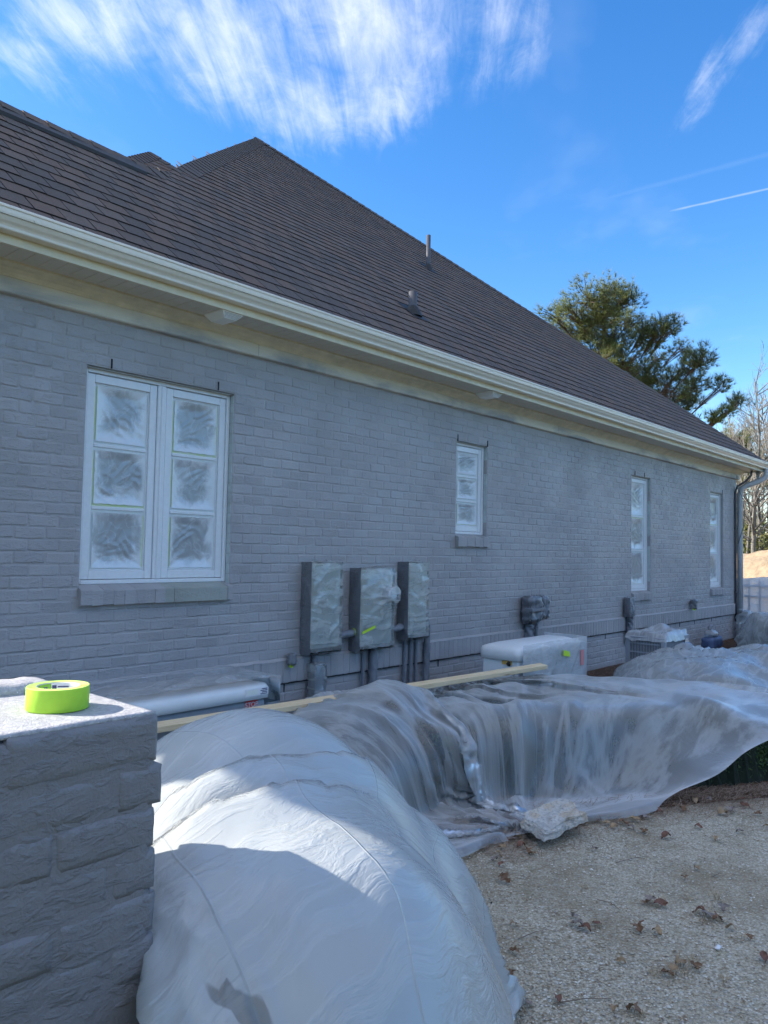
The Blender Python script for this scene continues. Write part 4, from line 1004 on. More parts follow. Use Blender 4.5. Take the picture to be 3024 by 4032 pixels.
PD += normals(PD)*(ridg((y-x*.4)*1.7+vnoise(x, y, 51, 1.3)*1.1)**3*.09*np.clip((PD[..., 2]-GZ)/.3, 0, 1) + vnoise(x, y, 53, 6)*.016)[..., None]
tag(grid_obj('plastic_sheet', PD, M['sheet_mid'], dx_, dy_), 'farthest plastic sheet, over the shrub by the corner downspout', 'plastic sheet', 'plastic sheets over the shrubs')
# ------------------------------------------------------------------ the shrubs themselves
def m_leaf(name, base, tl=.25):
    t = NT(name); oi = t.n('ShaderNodeNewGeometry').outputs['Random Per Island']; p = t.pos()
    c = t.mix(oi, tuple(q*.6 for q in base), tuple(q*1.6 for q in base)); c = t.mix(t.math('MULTIPLY', t.rng(t.noise(p, 2.5, 3), .4, .65), .5), c, tuple(q*w for q, w in zip(base, (1.5, 1.3, .9))))
    pr = t.princ(c, .5, None, 0, .4); tr = t.n('ShaderNodeBsdfTranslucent'); t.l(c, tr.inputs[0])
    m_ = t.n('ShaderNodeMixShader'); m_.inputs[0].default_value = tl; t.l(pr, m_.inputs[1]); t.l(tr.outputs[0], m_.inputs[2]); return t.done(m_.outputs[0])
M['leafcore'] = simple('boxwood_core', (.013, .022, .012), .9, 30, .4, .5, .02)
M['boxleaf'] = m_leaf('boxwood_leaf', (.050, .095, .032))
def map_mesh(name, hm, x0, x1, y0, y1, mat, parent, step=3, low=GZ+.01, jig=.012, seed=3, drop=.05):
    i0, i1 = int((x0-HX0)/HR), int((x1-HX0)/HR); j0, j1 = int((y0-HY0)/HR), int((y1-HY0)/HR); hs_ = hm[i0:i1:step, j0:j1:step]
    P = np.stack([GXX[i0:i1:step, j0:j1:step], GYY[i0:i1:step, j0:j1:step], np.maximum(hs_-drop, GZ-.02)], -1) + np.random.default_rng(seed).normal(0, jig, hs_.shape+(3,))
    n, m_ = hs_.shape; keep = hs_ > low; b = MB(); b.v = [tuple(v) for v in P.reshape(-1, 3)]
    for i in range(n-1):
        for j in range(m_-1):
            if keep[i, j] or keep[i+1, j+1] or keep[i+1, j] or keep[i, j+1]: a = i*m_+j; b.f.append((a, a+m_, a+m_+1, a+1)); b.mi.append(0)
    return b.build(name, mat, parent, False, fix=False)
def leaves_on(hm, x0, x1, y0, y1, cnt, size, name, parent, seed, mask=None, inset=.03):
    r = np.random.default_rng(seed); gxm = np.gradient(hm, HR, axis=0); gym = np.gradient(hm, HR, axis=1); b = MB(); k = 0
    while k < cnt:
        u = r.random((cnt, 2)); X = x0+u[:, 0]*(x1-x0); Y = y0+u[:, 1]*(y1-y0); i = ((X-HX0)/HR).astype(int); j = ((Y-HY0)/HR).astype(int)
        sl_ = np.sqrt(1+gxm[i, j]**2+gym[i, j]**2); ok = (hm[i, j] > GZ+.02) & (r.random(cnt) < np.minimum(sl_/5, 1))
        if mask is not None: ok &= mask(X, Y)
        for a in np.nonzero(ok)[0]:
            nn = Vector((-gxm[i[a], j[a]], -gym[i[a], j[a]], 1)).normalized()
            z = GZ + (hm[i[a], j[a]]-GZ)*(1 if nn.z > .6 else r.uniform(.05, 1.0)); p = Vector((X[a], Y[a], z)) - nn*r.uniform(inset, inset+.05)
            d = (nn + Vector(r.normal(0, .6, 3))).normalized(); s_ = size*r.uniform(.7, 1.3); u_ = d.orthogonal().normalized(); w_ = d.cross(u_); an = r.uniform(0, 6.28); u2 = u_*math.cos(an)+w_*math.sin(an); w2 = d.cross(u2)
            b.add([tuple(p), tuple(p+u2*s_*.5+w2*s_*.32+d*s_*.06), tuple(p+u2*s_), tuple(p+u2*s_*.5-w2*s_*.32+d*s_*.06)], [(0,1,2,3)]); k += 1
            if k >= cnt: break
    return tag(b.build(name, M['boxleaf'], parent, fix=False), kind='stuff')
hedge = tag(empty('boxwood_hedge', (0, 0, 0)), 'low dark green boxwood hedge showing under the raised edge of the clear sheet', 'hedge')
map_mesh('core', mapH, 3.3, 7.3, -4.0, -.9, M['leafcore'], hedge, drop=.07)
leaves_on(mapH, 3.4, 7.2, -3.9, -1.0, 5000, .035, 'foliage', hedge, 61)
leaves_on(mapH, 5.0, 7.1, -3.9, -2.6, 14000, .026, 'foliage', hedge, 62, lambda X, Y: (Y < -2.0 - (X-4)*.62+.15), -.01)
shrubA = tag(empty('shrub', (0, 0, 0)), 'tall shrub hidden under the milky sheet by the pier, showing through its torn hole', 'shrub')
map_mesh('core', mapA, .9, 3.4, -4.1, -1.8, M['leafcore'], shrubA, drop=.12); leaves_on(mapA, .9, 2.0, -4.0, -3.0, 1800, .035, 'foliage', shrubA, 63, None, .05)
for hm, bx, lab, sd in ((mapC, (7.6, 11.6, -4.2, -.9), 'round shrub under the wrinkled sheet in front of the condenser', 64), (mapD, (12.6, 16.6, -3.8, -.4), 'shrub under the farthest sheet by the corner downspout', 65)):
    o = tag(empty('shrub', (0, 0, 0)), lab, 'shrub'); map_mesh('core', hm, *bx, M['leafcore'], o, 4); leaves_on(hm, *bx, 2500, .05, 'foliage', o, sd, None, .06)
# ================================================================== BRICK PIER AND TAPE
pier = tag(empty('brick_pier', (0, 0, 0)), 'grey painted brick pier in the left foreground with a sunlit top', 'pier')
PX0, PX1, PY0, PY1, PZ = .10, .864, -3.70, -3.285, 1.20
def m_lit_top():  # pale and speckled; part of the sunlit brightness is put into the colour
    t = NT('lit_speckled_top'); p = t.pos(); a = t.noise(p, 90, 5, .7); b_ = t.noise(p, 260, 3); c_ = t.noise(p, 7, 4)
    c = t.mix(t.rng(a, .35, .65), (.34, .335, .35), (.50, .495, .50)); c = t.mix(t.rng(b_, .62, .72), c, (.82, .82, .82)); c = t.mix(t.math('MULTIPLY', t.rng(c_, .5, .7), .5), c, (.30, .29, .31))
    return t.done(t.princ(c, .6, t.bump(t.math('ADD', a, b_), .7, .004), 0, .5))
M['lit_top'] = m_lit_top()
def rough_box(x0, x1, y0, y1, z0, z1, seg, amp, seed, b=.012, nf=9):
    """a masonry unit: subdivided box, edges rounded, faces pitted"""
    bm = bmesh.new(); bmesh.ops.create_cube(bm, size=1)
    sx, sy, sz = x1-x0, y1-y0, z1-z0
    for v in bm.verts: v.co = Vector((x0+sx*(v.co.x+.5), y0+sy*(v.co.y+.5), z0+sz*(v.co.z+.5)))
    for ax, L in ((0, sx), (1, sy), (2, sz)):
        k = max(1, int(L/seg))
        if k < 2: continue
        for q in range(1, k):
            c = [x0, y0, z0][ax] + L*q/k; no = [0, 0, 0]; no[ax] = 1; co = [0, 0, 0]; co[ax] = c
            bmesh.ops.bisect_plane(bm, geom=bm.verts[:]+bm.edges[:]+bm.faces[:], plane_co=co, plane_no=no)
    for v in bm.verts:
        c = v.co.copy(); near = sorted([min(c.x-x0, x1-c.x), min(c.y-y0, y1-c.y), min(c.z-z0, z1-c.z)])
        ctr = Vector(((x0+x1)/2, (y0+y1)/2, (z0+z1)/2))
        if near[1] < 1e-5:                                     # edge or corner: pull in
            for ax, (lo, hi) in enumerate(((x0, x1), (y0, y1), (z0, z1))):
                if c[ax]-lo < 1e-5: v.co[ax] += b*.45
                elif hi-c[ax] < 1e-5: v.co[ax] -= b*.45
        s_ = Vector((c.x*nf, c.y*nf, c.z*nf*1.6+seed))
        d = noise.noise(s_)*amp + noise.noise(s_*3.3)*amp*.55 + noise.noise(s_*9)*amp*.3
        n_ = Vector((1 if x1-c.x < 1e-5 else -1 if c.x-x0 < 1e-5 else 0, 1 if y1-c.y < 1e-5 else -1 if c.y-y0 < 1e-5 else 0, 1 if z1-c.z < 1e-5 else -1 if c.z-z0 < 1e-5 else 0))
        if n_.length > 0: v.co += n_.normalized()*d
    for f in bm.faces: f.smooth = True
    me = bpy.data.meshes.new('brick'); bm.to_mesh(me); bm.free(); return me
me = rough_box(PX0+.006, PX1-.004, PY0+.0025, PY1-.004, GZ-.05, PZ-.008, .02, .0035, 3); me.name = 'core'; me.materials.append(M['pier']); link('core', me, pier)
# cap: rowlock bricks on edge across the top, then courses
ztop = PZ; first = True; zc_ = PZ; k = 0; rp = random.Random(21)
x = PX1
caps = []
while x > PX0:
    caps.append((max(PX0, x-.30), x)); x -= .302
zlev = PZ - .098
for (a, b_) in caps:
    for (c, d) in ((PY0, PY0+.205), (PY0+.207, PY1)):
        me = rough_box(a, b_, c, d, zlev, PZ + rp.uniform(-.001, .001),   .0125, .0018, rp.uniform(0, 50), .012); me.materials.append(M['pier']); link('brick', me, pier)
for r_ in range(15):
    z1 = zlev - .002 - r_*BC; z0 = z1 - BC + .0008
    if z1 < GZ: break
    ox = rp.choice((-.003, .004, .002, -.004, .005)) + (.006 if r_ == 0 else 0); oy = rp.uniform(-.002, .002); x = PX1 + ox; st = .2035 if r_ % 2 else .10
    while x > PX0 + .02:
        a = max(PX0, x-st); seg = .0135 if a > .2 else .03
        me = rough_box(a+.0008, x-.0008, PY0+oy+rp.uniform(-.0015, .0015), PY0+.10, z0, z1, seg, .0024, rp.uniform(0, 90), .008, 10); me.materials.append(M['pier']); link('brick', me, pier)
        x = a; st = .2035
    y = PY0 + .1015
    while y < PY1 - .02:
        yb = min(PY1, y+.2035); me = rough_box(PX1-.1, PX1+ox+rp.uniform(-.003, .003), y, yb-.0015, z0, z1, .025, .004, rp.uniform(0, 90), .012); me.materials.append(M['pier']); link('brick', me, pier); y = yb
me = rough_box(PX0+.004, PX1-.006, PY0+.005, PY1-.004, PZ-.008, PZ+.0032, .0125, .0016, 41, .004, 14); me.name = 'lit_top_slab'; me.materials.append(M['lit_top']); link('lit_top_slab', me, pier)  # added thin slab: its paler colour carries light on the pier top
# raised mortar lump at the back of the pier top
me = rough_box(PX0, PX1-.05, PY1-.07, PY1+.05, PZ-.06, PZ+.022, .012, .005, 77, .012); me.name = 'mortar_lump'; me.materials.append(M['lit_top']); link('mortar_lump', me, pier)
# tape
TX, TY, TZ = .726, -3.547, PZ+.0045
tr_ = tag(empty('tape_roll', (0, 0, 0)), 'roll of lime green masking tape lying on top of the brick pier', 'tape roll')
RO, RI, HT = .0585, .0385, .0445
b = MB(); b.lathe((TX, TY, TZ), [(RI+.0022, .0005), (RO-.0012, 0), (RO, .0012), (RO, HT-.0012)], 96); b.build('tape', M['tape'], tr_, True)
b = MB()
for q in range(14):
    r0 = RI+.0022+(RO-RI-.0022)*q/14; r1 = RI+.0022+(RO-RI-.0022)*(q+1)/14; b.lathe((TX, TY, TZ), [(r0, HT-.0003), (r0+.0004, HT), (r1-.0002, HT-.0001-.0006*(q == 13))], 72)
b.lathe((TX, TY, TZ), [(RO-.0004, HT-.0007), (RO, HT-.0012)], 96)
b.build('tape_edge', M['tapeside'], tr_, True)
b = MB(); b.lathe((TX, TY, TZ), [(RI+.0022, HT-.0006), (RI, HT-.0006), (RI, .0005), (RI+.0022, .0005)], 64); b.build('core', M['card'], tr_, True)
def arc(name, a0, a1, z0, z1, mt, r=RI-.0003):
    b = MB(); n = max(2, int(abs(a1-a0)/.08))
    for i in range(n+1):
        a = a0+(a1-a0)*i/n
        for z in (z0, z1): b.v.append((TX+r*math.cos(a), TY+r*math.sin(a), TZ+z))
    for i in range(n): b.f.append((2*i, 2*i+2, 2*i+3, 2*i+1)); b.mi.append(0)
    return b.build(name, mt, tr_, True, fix=False)
va = math.atan2(TY+5.049, TX)          # far side of the core as seen from the path
arc('label', va-1.9, va+1.2, .003, HT-.002, M['labelw'], RI-.0003)
arc('label', va+.35, va+1.25, .003, HT-.002, M['labelg'], RI-.0006)
for q in range(5): arc('print', va-.55, va+.02-.08*(q % 2), HT-.008-q*.0055, HT-.0105-q*.0055, M['ink'], RI-.0007)
arc('print', va+.08, va+.30, HT-.006, HT-.014, M['ink'], RI-.0007)
for q in range(6): arc('print', va-1.15+.02*(q % 3), va-.66, HT-.007-q*.005, HT-.0085-q*.005, M['card'], RI-.0007)
arc('print', va+.55, va+.78, HT-.008, HT-.018, M['ink'], RI-.0009)
# ================================================================== LUMBER BOARD
b = MB(); b.bbox(-2.3, 2.3, -.0445, .0445, -.019, .019, .003); bo = b.build('lumber_board', M['wood'])
p0, p1 = Vector((2.30, -1.05, .470)), Vector((6.50, -1.335, .462)); mid = (p0+p1)/2; dv = (p1-p0)
bo.location = mid; bo.rotation_euler = (math.radians(7), -math.atan2(dv.z, Vector((dv.x, dv.y)).length), math.atan2(dv.y, dv.x)); bo.scale = (dv.length/4.6, 1, 1)
tag(bo, 'long bare pine board lying on the plastic sheets to weigh them down', 'lumber board')
# ================================================================== ROCK
def m_rock():
    t = NT('broken_concrete'); p = t.co('Object'); n = t.noise(p, 9, 6, .65); f = t.noise(p, 60, 5, .7)
    sp = t.n('ShaderNodeSeparateXYZ'); g_ = t.n('ShaderNodeNewGeometry'); t.l(g_.outputs['True Normal'], sp.inputs[0])
    c = t.ramp(n, [(.3, (.42, .40, .37)), (.5, (.66, .63, .57)), (.62, (.60, .48, .34)), (.75, (.76, .74, .70))])
    c = t.mix(t.rng(f, .45, .75), c, (.22, .21, .20)); return t.done(t.princ(c, .9, t.bump(t.math('ADD', n, t.math('MULTIPLY', f, .5)), 1.0, .02)))
M['rock'] = m_rock()
bm = bmesh.new(); bmesh.ops.create_cube(bm, size=1); bmesh.ops.subdivide_edges(bm, edges=bm.edges[:], cuts=13, use_grid_fill=True)
for v in bm.verts:
    c = v.co.copy(); ang = math.atan2(c.y, c.x); rr = 1 + .18*math.sin(ang*2+.6)+.1*math.sin(ang*5)
    tb = 1 - .12*(c.z+.5)
    v.co = Vector((c.x*.37*rr*tb, c.y*.27*rr*tb, c.z*.055 + .02*c.x))
    d = noise.noise(c*3.1)*.016 + noise.noise(c*8)*.010 + noise.noise(c*19)*.006
    v.co += c.normalized()*d
me = bpy.data.meshes.new('concrete_chunk'); bm.to_mesh(me); bm.free(); me.materials.append(M['rock'])
ro = link('concrete_chunk', me, None, (4.10, -2.78, GZ+.105), (.05, -.03, -.3)); tag(ro, 'broken chunk of pale concrete holding down the clear sheet', 'concrete chunk')
# ================================================================== WRAPPED METER BOXES, GENERATORS, CONDENSER
def wrap_box(name, x0, x1, y0, y1, z0, z1, mat, parent, seed, faces='fxXt', res=.014, amp=.010, bulge=.012, sag=0.0, bottom=True):
    """film pulled over a box: each face a crinkled grid, gathered below"""
    b = MB(); uvs = []
    def face(o, e1, e2, L1, L2, nn, sd):
        n1, n2 = max(2, int(L1/res)), max(2, int(L2/res)); base = len(b.v); o, e1, e2, nn = Vector(o), Vector(e1), Vector(e2), Vector(nn)
        r = random.Random(seed*13+sd); a1 = r.uniform(.5, 1.2)*r.choice((-1, 1)); ph = r.uniform(0, 9)
        for j in range(n2+1):
            for i in range(n1+1):
                u, v = i/n1, j/n2; e = min(u, 1-u, v, 1-v); k = min(1, e*9)
                s_ = u*L1*math.cos(a1)+v*L2*math.sin(a1)
                f = ridge(s_*4.2+nz(u*2, v*2, seed+sd)*.8+ph)**4*1.2 + ridge(s_*9+nz(u*3, v*3, seed+sd+5)*.7)**5*.6*max(0, nz(u*2, v*2, seed)+.3)
                f += nz(u*3, v*3, sd+seed)*.2 + nz(u*15, v*16, sd)*.05
                h = k*(amp*f + bulge*math.sin(PI*u)*math.sin(PI*v))
                p = o + e1*(u*L1) + e2*(v*L2) + nn*h
                if k < .2: p += Vector((nz(p.x*9, p.z*9, seed), nz(p.y*9, p.z*9, seed+1), nz(p.x*9, p.y*9, seed+2)))*.003
                if v == 0 and sag: p.z -= sag*(.5+.5*nz(u*6, seed, sd))*math.sin(PI*u)
                b.v.append(tuple(p)); uvs.append((u*L1+sd*3.7, v*L2+seed))
        for j in range(n2):
            for i in range(n1): a = base+j*(n1+1)+i; b.f.append((a, a+1, a+n1+2, a+n1+1)); b.mi.append(0)
    W_, D_, H_ = x1-x0, y1-y0, z1-z0
    if 'f' in faces: face((x0,y0,z0), (1,0,0), (0,0,1), W_, H_, (0,-1,0), 1)
    if 'x' in faces: face((x0,y1,z0), (0,-1,0), (0,0,1), D_, H_, (-1,0,0), 2)
    if 'X' in faces: face((x1,y0,z0), (0,1,0), (0,0,1), D_, H_, (1,0,0), 3)
    if 't' in faces: face((x0,y0,z1), (1,0,0), (0,1,0), W_, D_, (0,0,1), 4)
    if 'b' in faces: face((x0,y1,z0), (1,0,0), (0,-1,0), W_, D_, (0,0,-1), 5)
    me = b.mesh(name, mat, True); lay = me.uv_layers.new(name='UVMap'); idx = np.empty(len(me.loops), np.int32); me.loops.foreach_get('vertex_index', idx)
    lay.data.foreach_set('uv', np.asarray(uvs)[idx].astype(np.float32).ravel()); return link(name, me, parent)
def crumple_tube(name, pts, r, mat, parent, seed, n=18, tw=3.0, amp=.22):
    """a pipe wound in film: spiral creases"""
    b = MB(); P = [Vector(p) for p in pts]; out = []; k = 26*(len(P)-1)
    tot = sum((P[i+1]-P[i]).length for i in range(len(P)-1))
    for q in range(k+1):
        f = q/k*(len(P)-1); i = min(int(f), len(P)-2); out.append(P[i].lerp(P[i+1], f-i))
    base = len(b.v); b.tube(out, r, n)
    for i in range(len(b.v)):
        q, j = divmod(i, n); a = 2*PI*j/n; c = out[min(q, k)]; v = Vector(b.v[i]); d = v-c
        f = 1 + amp*(ridge((a/PI*1.5 + q/k*tot*tw*3 + nz(q*.2, j*.3, seed)*.5))**2 - .4) + nz(q*.35, j*.9, seed)*amp*.6
        b.v[i] = tuple(c + d*f)
    return b.build(name, mat, parent, True)
GRP = 'wrapped electrical boxes on the house wall'
boxes = [((4.600, 4.985, -.135, .0, .632, 1.408), 'leftmost tall electrical panel on the wall wrapped in plastic, beside the wide window', 'electrical panel'),
         ((5.212, 5.690, -.150, .0, .610, 1.352), 'middle electric meter box wrapped in plastic with lime tape at its foot', 'meter box'),
         ((5.905, 6.235, -.150, .0, .665, 1.412), 'rightmost narrow electrical panel wrapped in plastic with diagonal creases', 'electrical panel')]
for i, (q, lab, cat) in enumerate(boxes):
    x0, x1, y0, y1, z0, z1 = q
    e = tag(empty(cat.replace(' ', '_'), (0, 0, 0)), lab, cat, GRP)
    b = MB(); b.bbox(x0+.012, x1-.012, y0+.014, -.003, z0+.02, z1-.012, .006); b.build('cabinet', M['beige'], e)
    b = MB(); b.bbox(x0+.03, x1-.03, y0+.008, y0+.0135, z0+.05, z1-.04, .003); b.build('door', M['beige'], e)
    if i == 1:
        b = MB(); b.v = []; cx, cz = 5.60, 1.10
        prof = [(.078, 0), (.078, .03), (.07, .035), (.066, .065), (.05, .078), (0, .08)]
        tmp = MB(); tmp.lathe((0, 0, 0), prof, 28); b.add([(cx+v[0], y0+.012-v[2], cz+v[1]) for v in tmp.v], tmp.f); b.build('meter', M['labelw'], e, True)
        wrap = wrap_box('plastic_wrap', x0, x1, y0-.004, -.002, z0-.006, z1+.004, M['wrap'], e, 3+i, 'ft', amp=.010, bulge=.012)
        me = wrap.data                                    # the meter dome pushes the film out
        for v in me.vertices:
            d = math.hypot(v.co.x-cx, v.co.z-cz); a = math.atan2(v.co.z-cz, v.co.x-cx)
            if v.co.y < y0+.03:
                v.co.y -= .092 if d < .088 else .092*math.exp(-(d-.088)/.085)*(.45+.55*ridge(a*1.9+.35)**2)
    else:
        wrap_box('plastic_wrap', x0, x1, y0-.004, -.002, z0-.006, z1+.004, M['wrap'], e, 3+i, 'ft', amp=.011, bulge=.01)
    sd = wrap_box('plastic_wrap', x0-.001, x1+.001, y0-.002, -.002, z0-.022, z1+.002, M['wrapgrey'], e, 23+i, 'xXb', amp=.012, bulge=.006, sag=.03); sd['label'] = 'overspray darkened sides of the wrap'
def pipe_thing(name, cat, lab, parts, grp=None):
    e = tag(empty(name, (0, 0, 0)), lab, cat, grp)
    for k, (pts, r) in enumerate(parts): crumple_tube('wrapped_pipe', pts, r, M['wrapgrey2'], e, k+hash(lab) % 50)
    return e
M['wrapgrey2'] = simple('painted_film_pipe', (.20, .21, .235), .42, 40, .15, .5, .006)
pipe_thing('conduit_pair', 'conduit', 'two wrapped conduits running down from the middle meter box', [([(5.375,-.045,.60),(5.375,-.045,.1),(5.375,-.05,-.12)], .017), ([(5.50,-.06,.60),(5.50,-.06,.1),(5.50,-.06,-.12)], .042)])
pipe_thing('conduit_cluster', 'conduit', 'three thin wrapped conduits below the rightmost narrow panel', [([(5.99,-.045,.66),(5.99,-.045,-.12)], .021), ([(6.085,-.045,.66),(6.085,-.045,-.12)], .022), ([(6.17,-.045,.66),(6.17,-.045,-.12)], .017)])
pipe_thing('conduit_elbow', 'conduit', 'bundled conduit bending down at the right side of the narrow panel', [([(6.23,-.06,.80),(6.30,-.065,.80),(6.325,-.065,.74),(6.325,-.06,.3),(6.32,-.06,-.12)], .036)])
e = pipe_thing('conduit_nipple', 'conduit', 'short wrapped pipe between the leftmost panel and the meter box', [([(4.97,-.075,.735),(5.21,-.075,.755)], .036)])
b = MB(); b.tube([(5.205,-.075,.755),(5.245,-.085,.757)], .040, 14); b.build('lime_tape', M['lime'], e, True)
b = MB(); b.add([(5.24,-.157,.742),(5.40,-.172,.795),(5.40,-.172,.82),(5.24,-.157,.768)], [(0,1,2,3)]); b.build('lime_tape', M['lime'], e)
pipe_thing('conduit_nipple', 'conduit', 'short wrapped pipe between the meter box and the narrow panel', [([(5.68,-.075,.745),(5.91,-.075,.765)], .038)])
e = tag(empty('disconnect_box', (0, 0, 0)), 'small bagged box hanging below the leftmost panel', 'electrical box')
b = MB(); b.bbox(4.69, 4.80, -.115, -.028, .245, .50, .006); b.build('cabinet', M['acgrey'], e)
crumple_tube('plastic_wrap', [(4.735,-.06,.62),(4.735,-.06,.53)], .03, M['wrapgrey2'], e, 3)
wrap_box('plastic_wrap', 4.675, 4.815, -.13, -.026, .22, .52, M['wrap'], e, 41, 'fxXtb', .012, .012, .012, .05)
crumple_tube('plastic_wrap', [(4.735,-.07,.24),(4.72,-.07,.05),(4.71,-.07,-.12)], .04, M['wrapgrey2'], e, 5, amp=.35)
def spigot(lab, x, z, s=1.0, y=-.03, cat='faucet', name='hose_faucet'):
    e = tag(empty(name, (0, 0, 0)), lab, cat)
    b = MB(); b.tube([(x,.0,z),(x,y-.03*s,z),(x,y-.055*s,z-.03*s)], .013*s, 10); b.build('spout', M['pipe'], e, True)
    me = rough_box(x-.035*s, x+.035*s, y-.075*s, y-.004, z-.075*s, z+.035*s, .012, .009*s, x, .02, 18); me.name = 'plastic_wrap'; me.materials.append(M['wrapgrey']); link('plastic_wrap', me, e)
    b = MB(); b.tube([(x-.012*s,y-.04*s,z-.088*s),(x-.01*s,y-.05*s,z-.06*s)], .017*s, 8); b.build('lime_tape', M['lime'], e)
spigot('small bagged faucet on the wall left of the hanging box', 4.455, .60)
spigot('small bagged outlet low on the wall between the two tall windows', 13.98, .70, 1.5, -.02, 'outlet', 'wall_outlet')
# gas regulator bundle
e = tag(empty('utility_box', (0, 0, 0)), 'lumpy utility box bagged in dark film on the wall above the white generator', 'utility box')
me = rough_box(8.22, 8.52, -.17, -.028, .68, 1.0, .02, .028, 5, .05, 9); me.name = 'plastic_wrap'; me.materials.append(M['wrapgrey']); link('plastic_wrap', me, e)
me = rough_box(8.54, 8.72, -.15, -.028, .70, .99, .02, .026, 15, .05, 9); me.name = 'plastic_wrap'; me.materials.append(M['wrapgrey']); link('plastic_wrap', me, e)
b = MB(); b.bbox(8.25, 8.50, -.14, -.03, .72, .97, .01); b.build('cabinet', M['acgrey'], e)
crumple_tube('wrapped_pipe', [(8.38,-.07,.70),(8.36,-.06,.58),(8.36,-.06,.3)], .06, M['wrapgrey2'], e, 8, amp=.4); crumple_tube('wrapped_pipe', [(8.56,-.06,.72),(8.55,-.05,.58),(8.55,-.05,.3)], .03, M['wrapgrey2'], e, 9)
for z in (.83,): 
    b = MB(); b.bbox(8.20, 8.535, -.205, -.1, z-.02, z+.02, .006); b.build('tape_band', M['wrapgrey2'], e)
e = tag(empty('utility_box', (0, 0, 0)), 'slim bagged disconnect on the wall left of the tall window by the condenser', 'utility box')
b = MB(); b.bbox(11.20, 11.37, -.11, -.028, .63, .86, .008); b.build('cabinet', M['acgrey'], e)
wrap_box('plastic_wrap', 11.185, 11.385, -.122, -.026, .60, .88, M['wrapgrey'], e, 71, 'fxXtb', .016, .01, .01, .03)
crumple_tube('wrapped_pipe', [(11.33,-.06,.62),(11.33,-.06,.45),(11.27,-.06,.2)], .045, M['wrapgrey2'], e, 8, amp=.4)
b = MB(); b.tube([(11.23,-.04,.62),(11.24,-.045,.5),(11.23,-.045,.2)], .013, 8); b.build('whip', M['dkmetal'], e, True)
# white generator with a lid
def lidded(name, cat, lab, x0, x1, y0, y1, z0, zt, lidh, over, bodym, lidm):
    e = tag(empty(name, (0, 0, 0)), lab, cat)
    b = MB(); b.bbox(x0+.03, x1-.03, y0+.03, y1-.03, z0, zt-lidh, .02); b.build('body', bodym, e)
    b = MB(); n = 7
    ring = []
    def rr(ins, z):
        out = []; c = .07
        a0, a1, c0, c1 = x0+ins, x1-ins, y0+ins, y1-ins
        for (cx, cy_, s) in ((a1-c, c0+c, -PI/2), (a1-c, c1-c, 0), (a0+c, c1-c, PI/2), (a0+c, c0+c, PI)):
            for q in range(n): an = s+PI/2*q/(n-1); out.append((cx+c*math.cos(an), cy_+c*math.sin(an), z))
        return out
    L = [(.012, zt-lidh), (0, zt-lidh+.004), (0, zt-lidh*.45), (.012, zt-lidh*.25), (.05, zt-.022), (.12, zt)]
    vs = []; 
    for ins, z in L: vs += rr(ins, z)
    k = 4*n; fs = [(q*k+i, q*k+(i+1) % k, (q+1)*k+(i+1) % k, (q+1)*k+i) for q in range(len(L)-1) for i in range(k)] + [tuple(range((len(L)-1)*k, len(L)*k)), tuple(range(k-1, -1, -1))]
    b.add(vs, fs); b.build('lid', lidm, e, True); return e
gen = lidded('generator', 'generator', 'white lidded generator wrapped in plastic under the short window', 6.33, 7.60, -1.18, -.70, GZ+.06, .645, .15, 0, M['facew'], M['facew'])
wr = wrap_box('plastic_wrap', 6.335, 7.625, -1.212, -.69, GZ+.02, .655, M['wrapwhite'], gen, 81, 'fX', .022, .012, .012)
b = MB(); b.bbox(6.3, 7.7, -1.25, -.62, GZ-.02, GZ+.058, .01); b.build('pad', M['rock'], gen)
for (x, z, w, h, mt, tilt) in ((7.13, .50, .075, .050, 'lime', .5), (7.26, .20, .055, .05, 'lime', .3)):
    b = MB(); b.add([(x-w, -1.243, z-h*.5+tilt*.05), (x+w*.9, -1.246, z-h*.5), (x+w*.75, -1.241, z+h*.6), (x-w*.9, -1.240, z+h*.5+tilt*.06)], [(0,1,2,3)]); b.build('lime_tape', M[mt], gen)
b = MB(); b.box(7.46, 7.53, -1.2265, -1.2245, .36, .52); b.build('red_tag', M['pink'], gen)
b = MB(); b.bbox(6.342, 6.352, -1.08, -.97, .455, .49, .002); lt = b.build('latch', M['ochre'], gen)
b = MB(); b.tube([(6.356,-1.05,.475),(6.332,-1.05,.46)], .022, 10); b.build('knob', M['rubber'], gen)
for y_, w_, mt in ((-.93, .05, 'ochre'), (-.985, .045, 'labelw')):
    b = MB(); b.box(6.352, 6.3595, y_-w_, y_+w_*.1, .18, .265); b.build('sticker', M[mt], gen)
# second cabinet nearest the pier with red STOP sticker
stopg = lidded('generator', 'generator', 'long white lidded generator with a red STOP sticker, behind the pier', 2.25, 3.52, -.92, -.36, GZ+.05, .62, .125, 0, M['acgrey'], M['facew'])
wrap_box('plastic_wrap', 2.15, 3.56, -.955, -.33, .47, .645, M['sheet_clearw'], stopg, 91, 'Xt', .022, .010, .010)
wrap_box('plastic_wrap', 2.2, 3.56, -.945, -.33, GZ+.02, .47, M['sheet_clearw'], stopg, 95, 'fX', .022, .008, .006)
me = rough_box(2.0, 2.3, -.75, -.42, .2, .68, .03, .035, 9, .08, 5); me.name = 'plastic_wrap'; me.materials.append(M['sheet_clearw']); link('plastic_wrap', me, stopg)
b = MB(); b.bbox(2.15, 3.62, -.99, -.30, GZ-.02, GZ+.048, .01); b.build('pad', M['rock'], stopg)
st = MB(); cx_0, cz_0, rr_ = 3.36, .462, .058
st.add([(cx_0+rr_*math.cos(PI/8+k*PI/4), -.893, cz_0+rr_*math.sin(PI/8+k*PI/4)) for k in range(8)], [tuple(range(8))]); stk = st.build('sticker', M['red'], stopg)
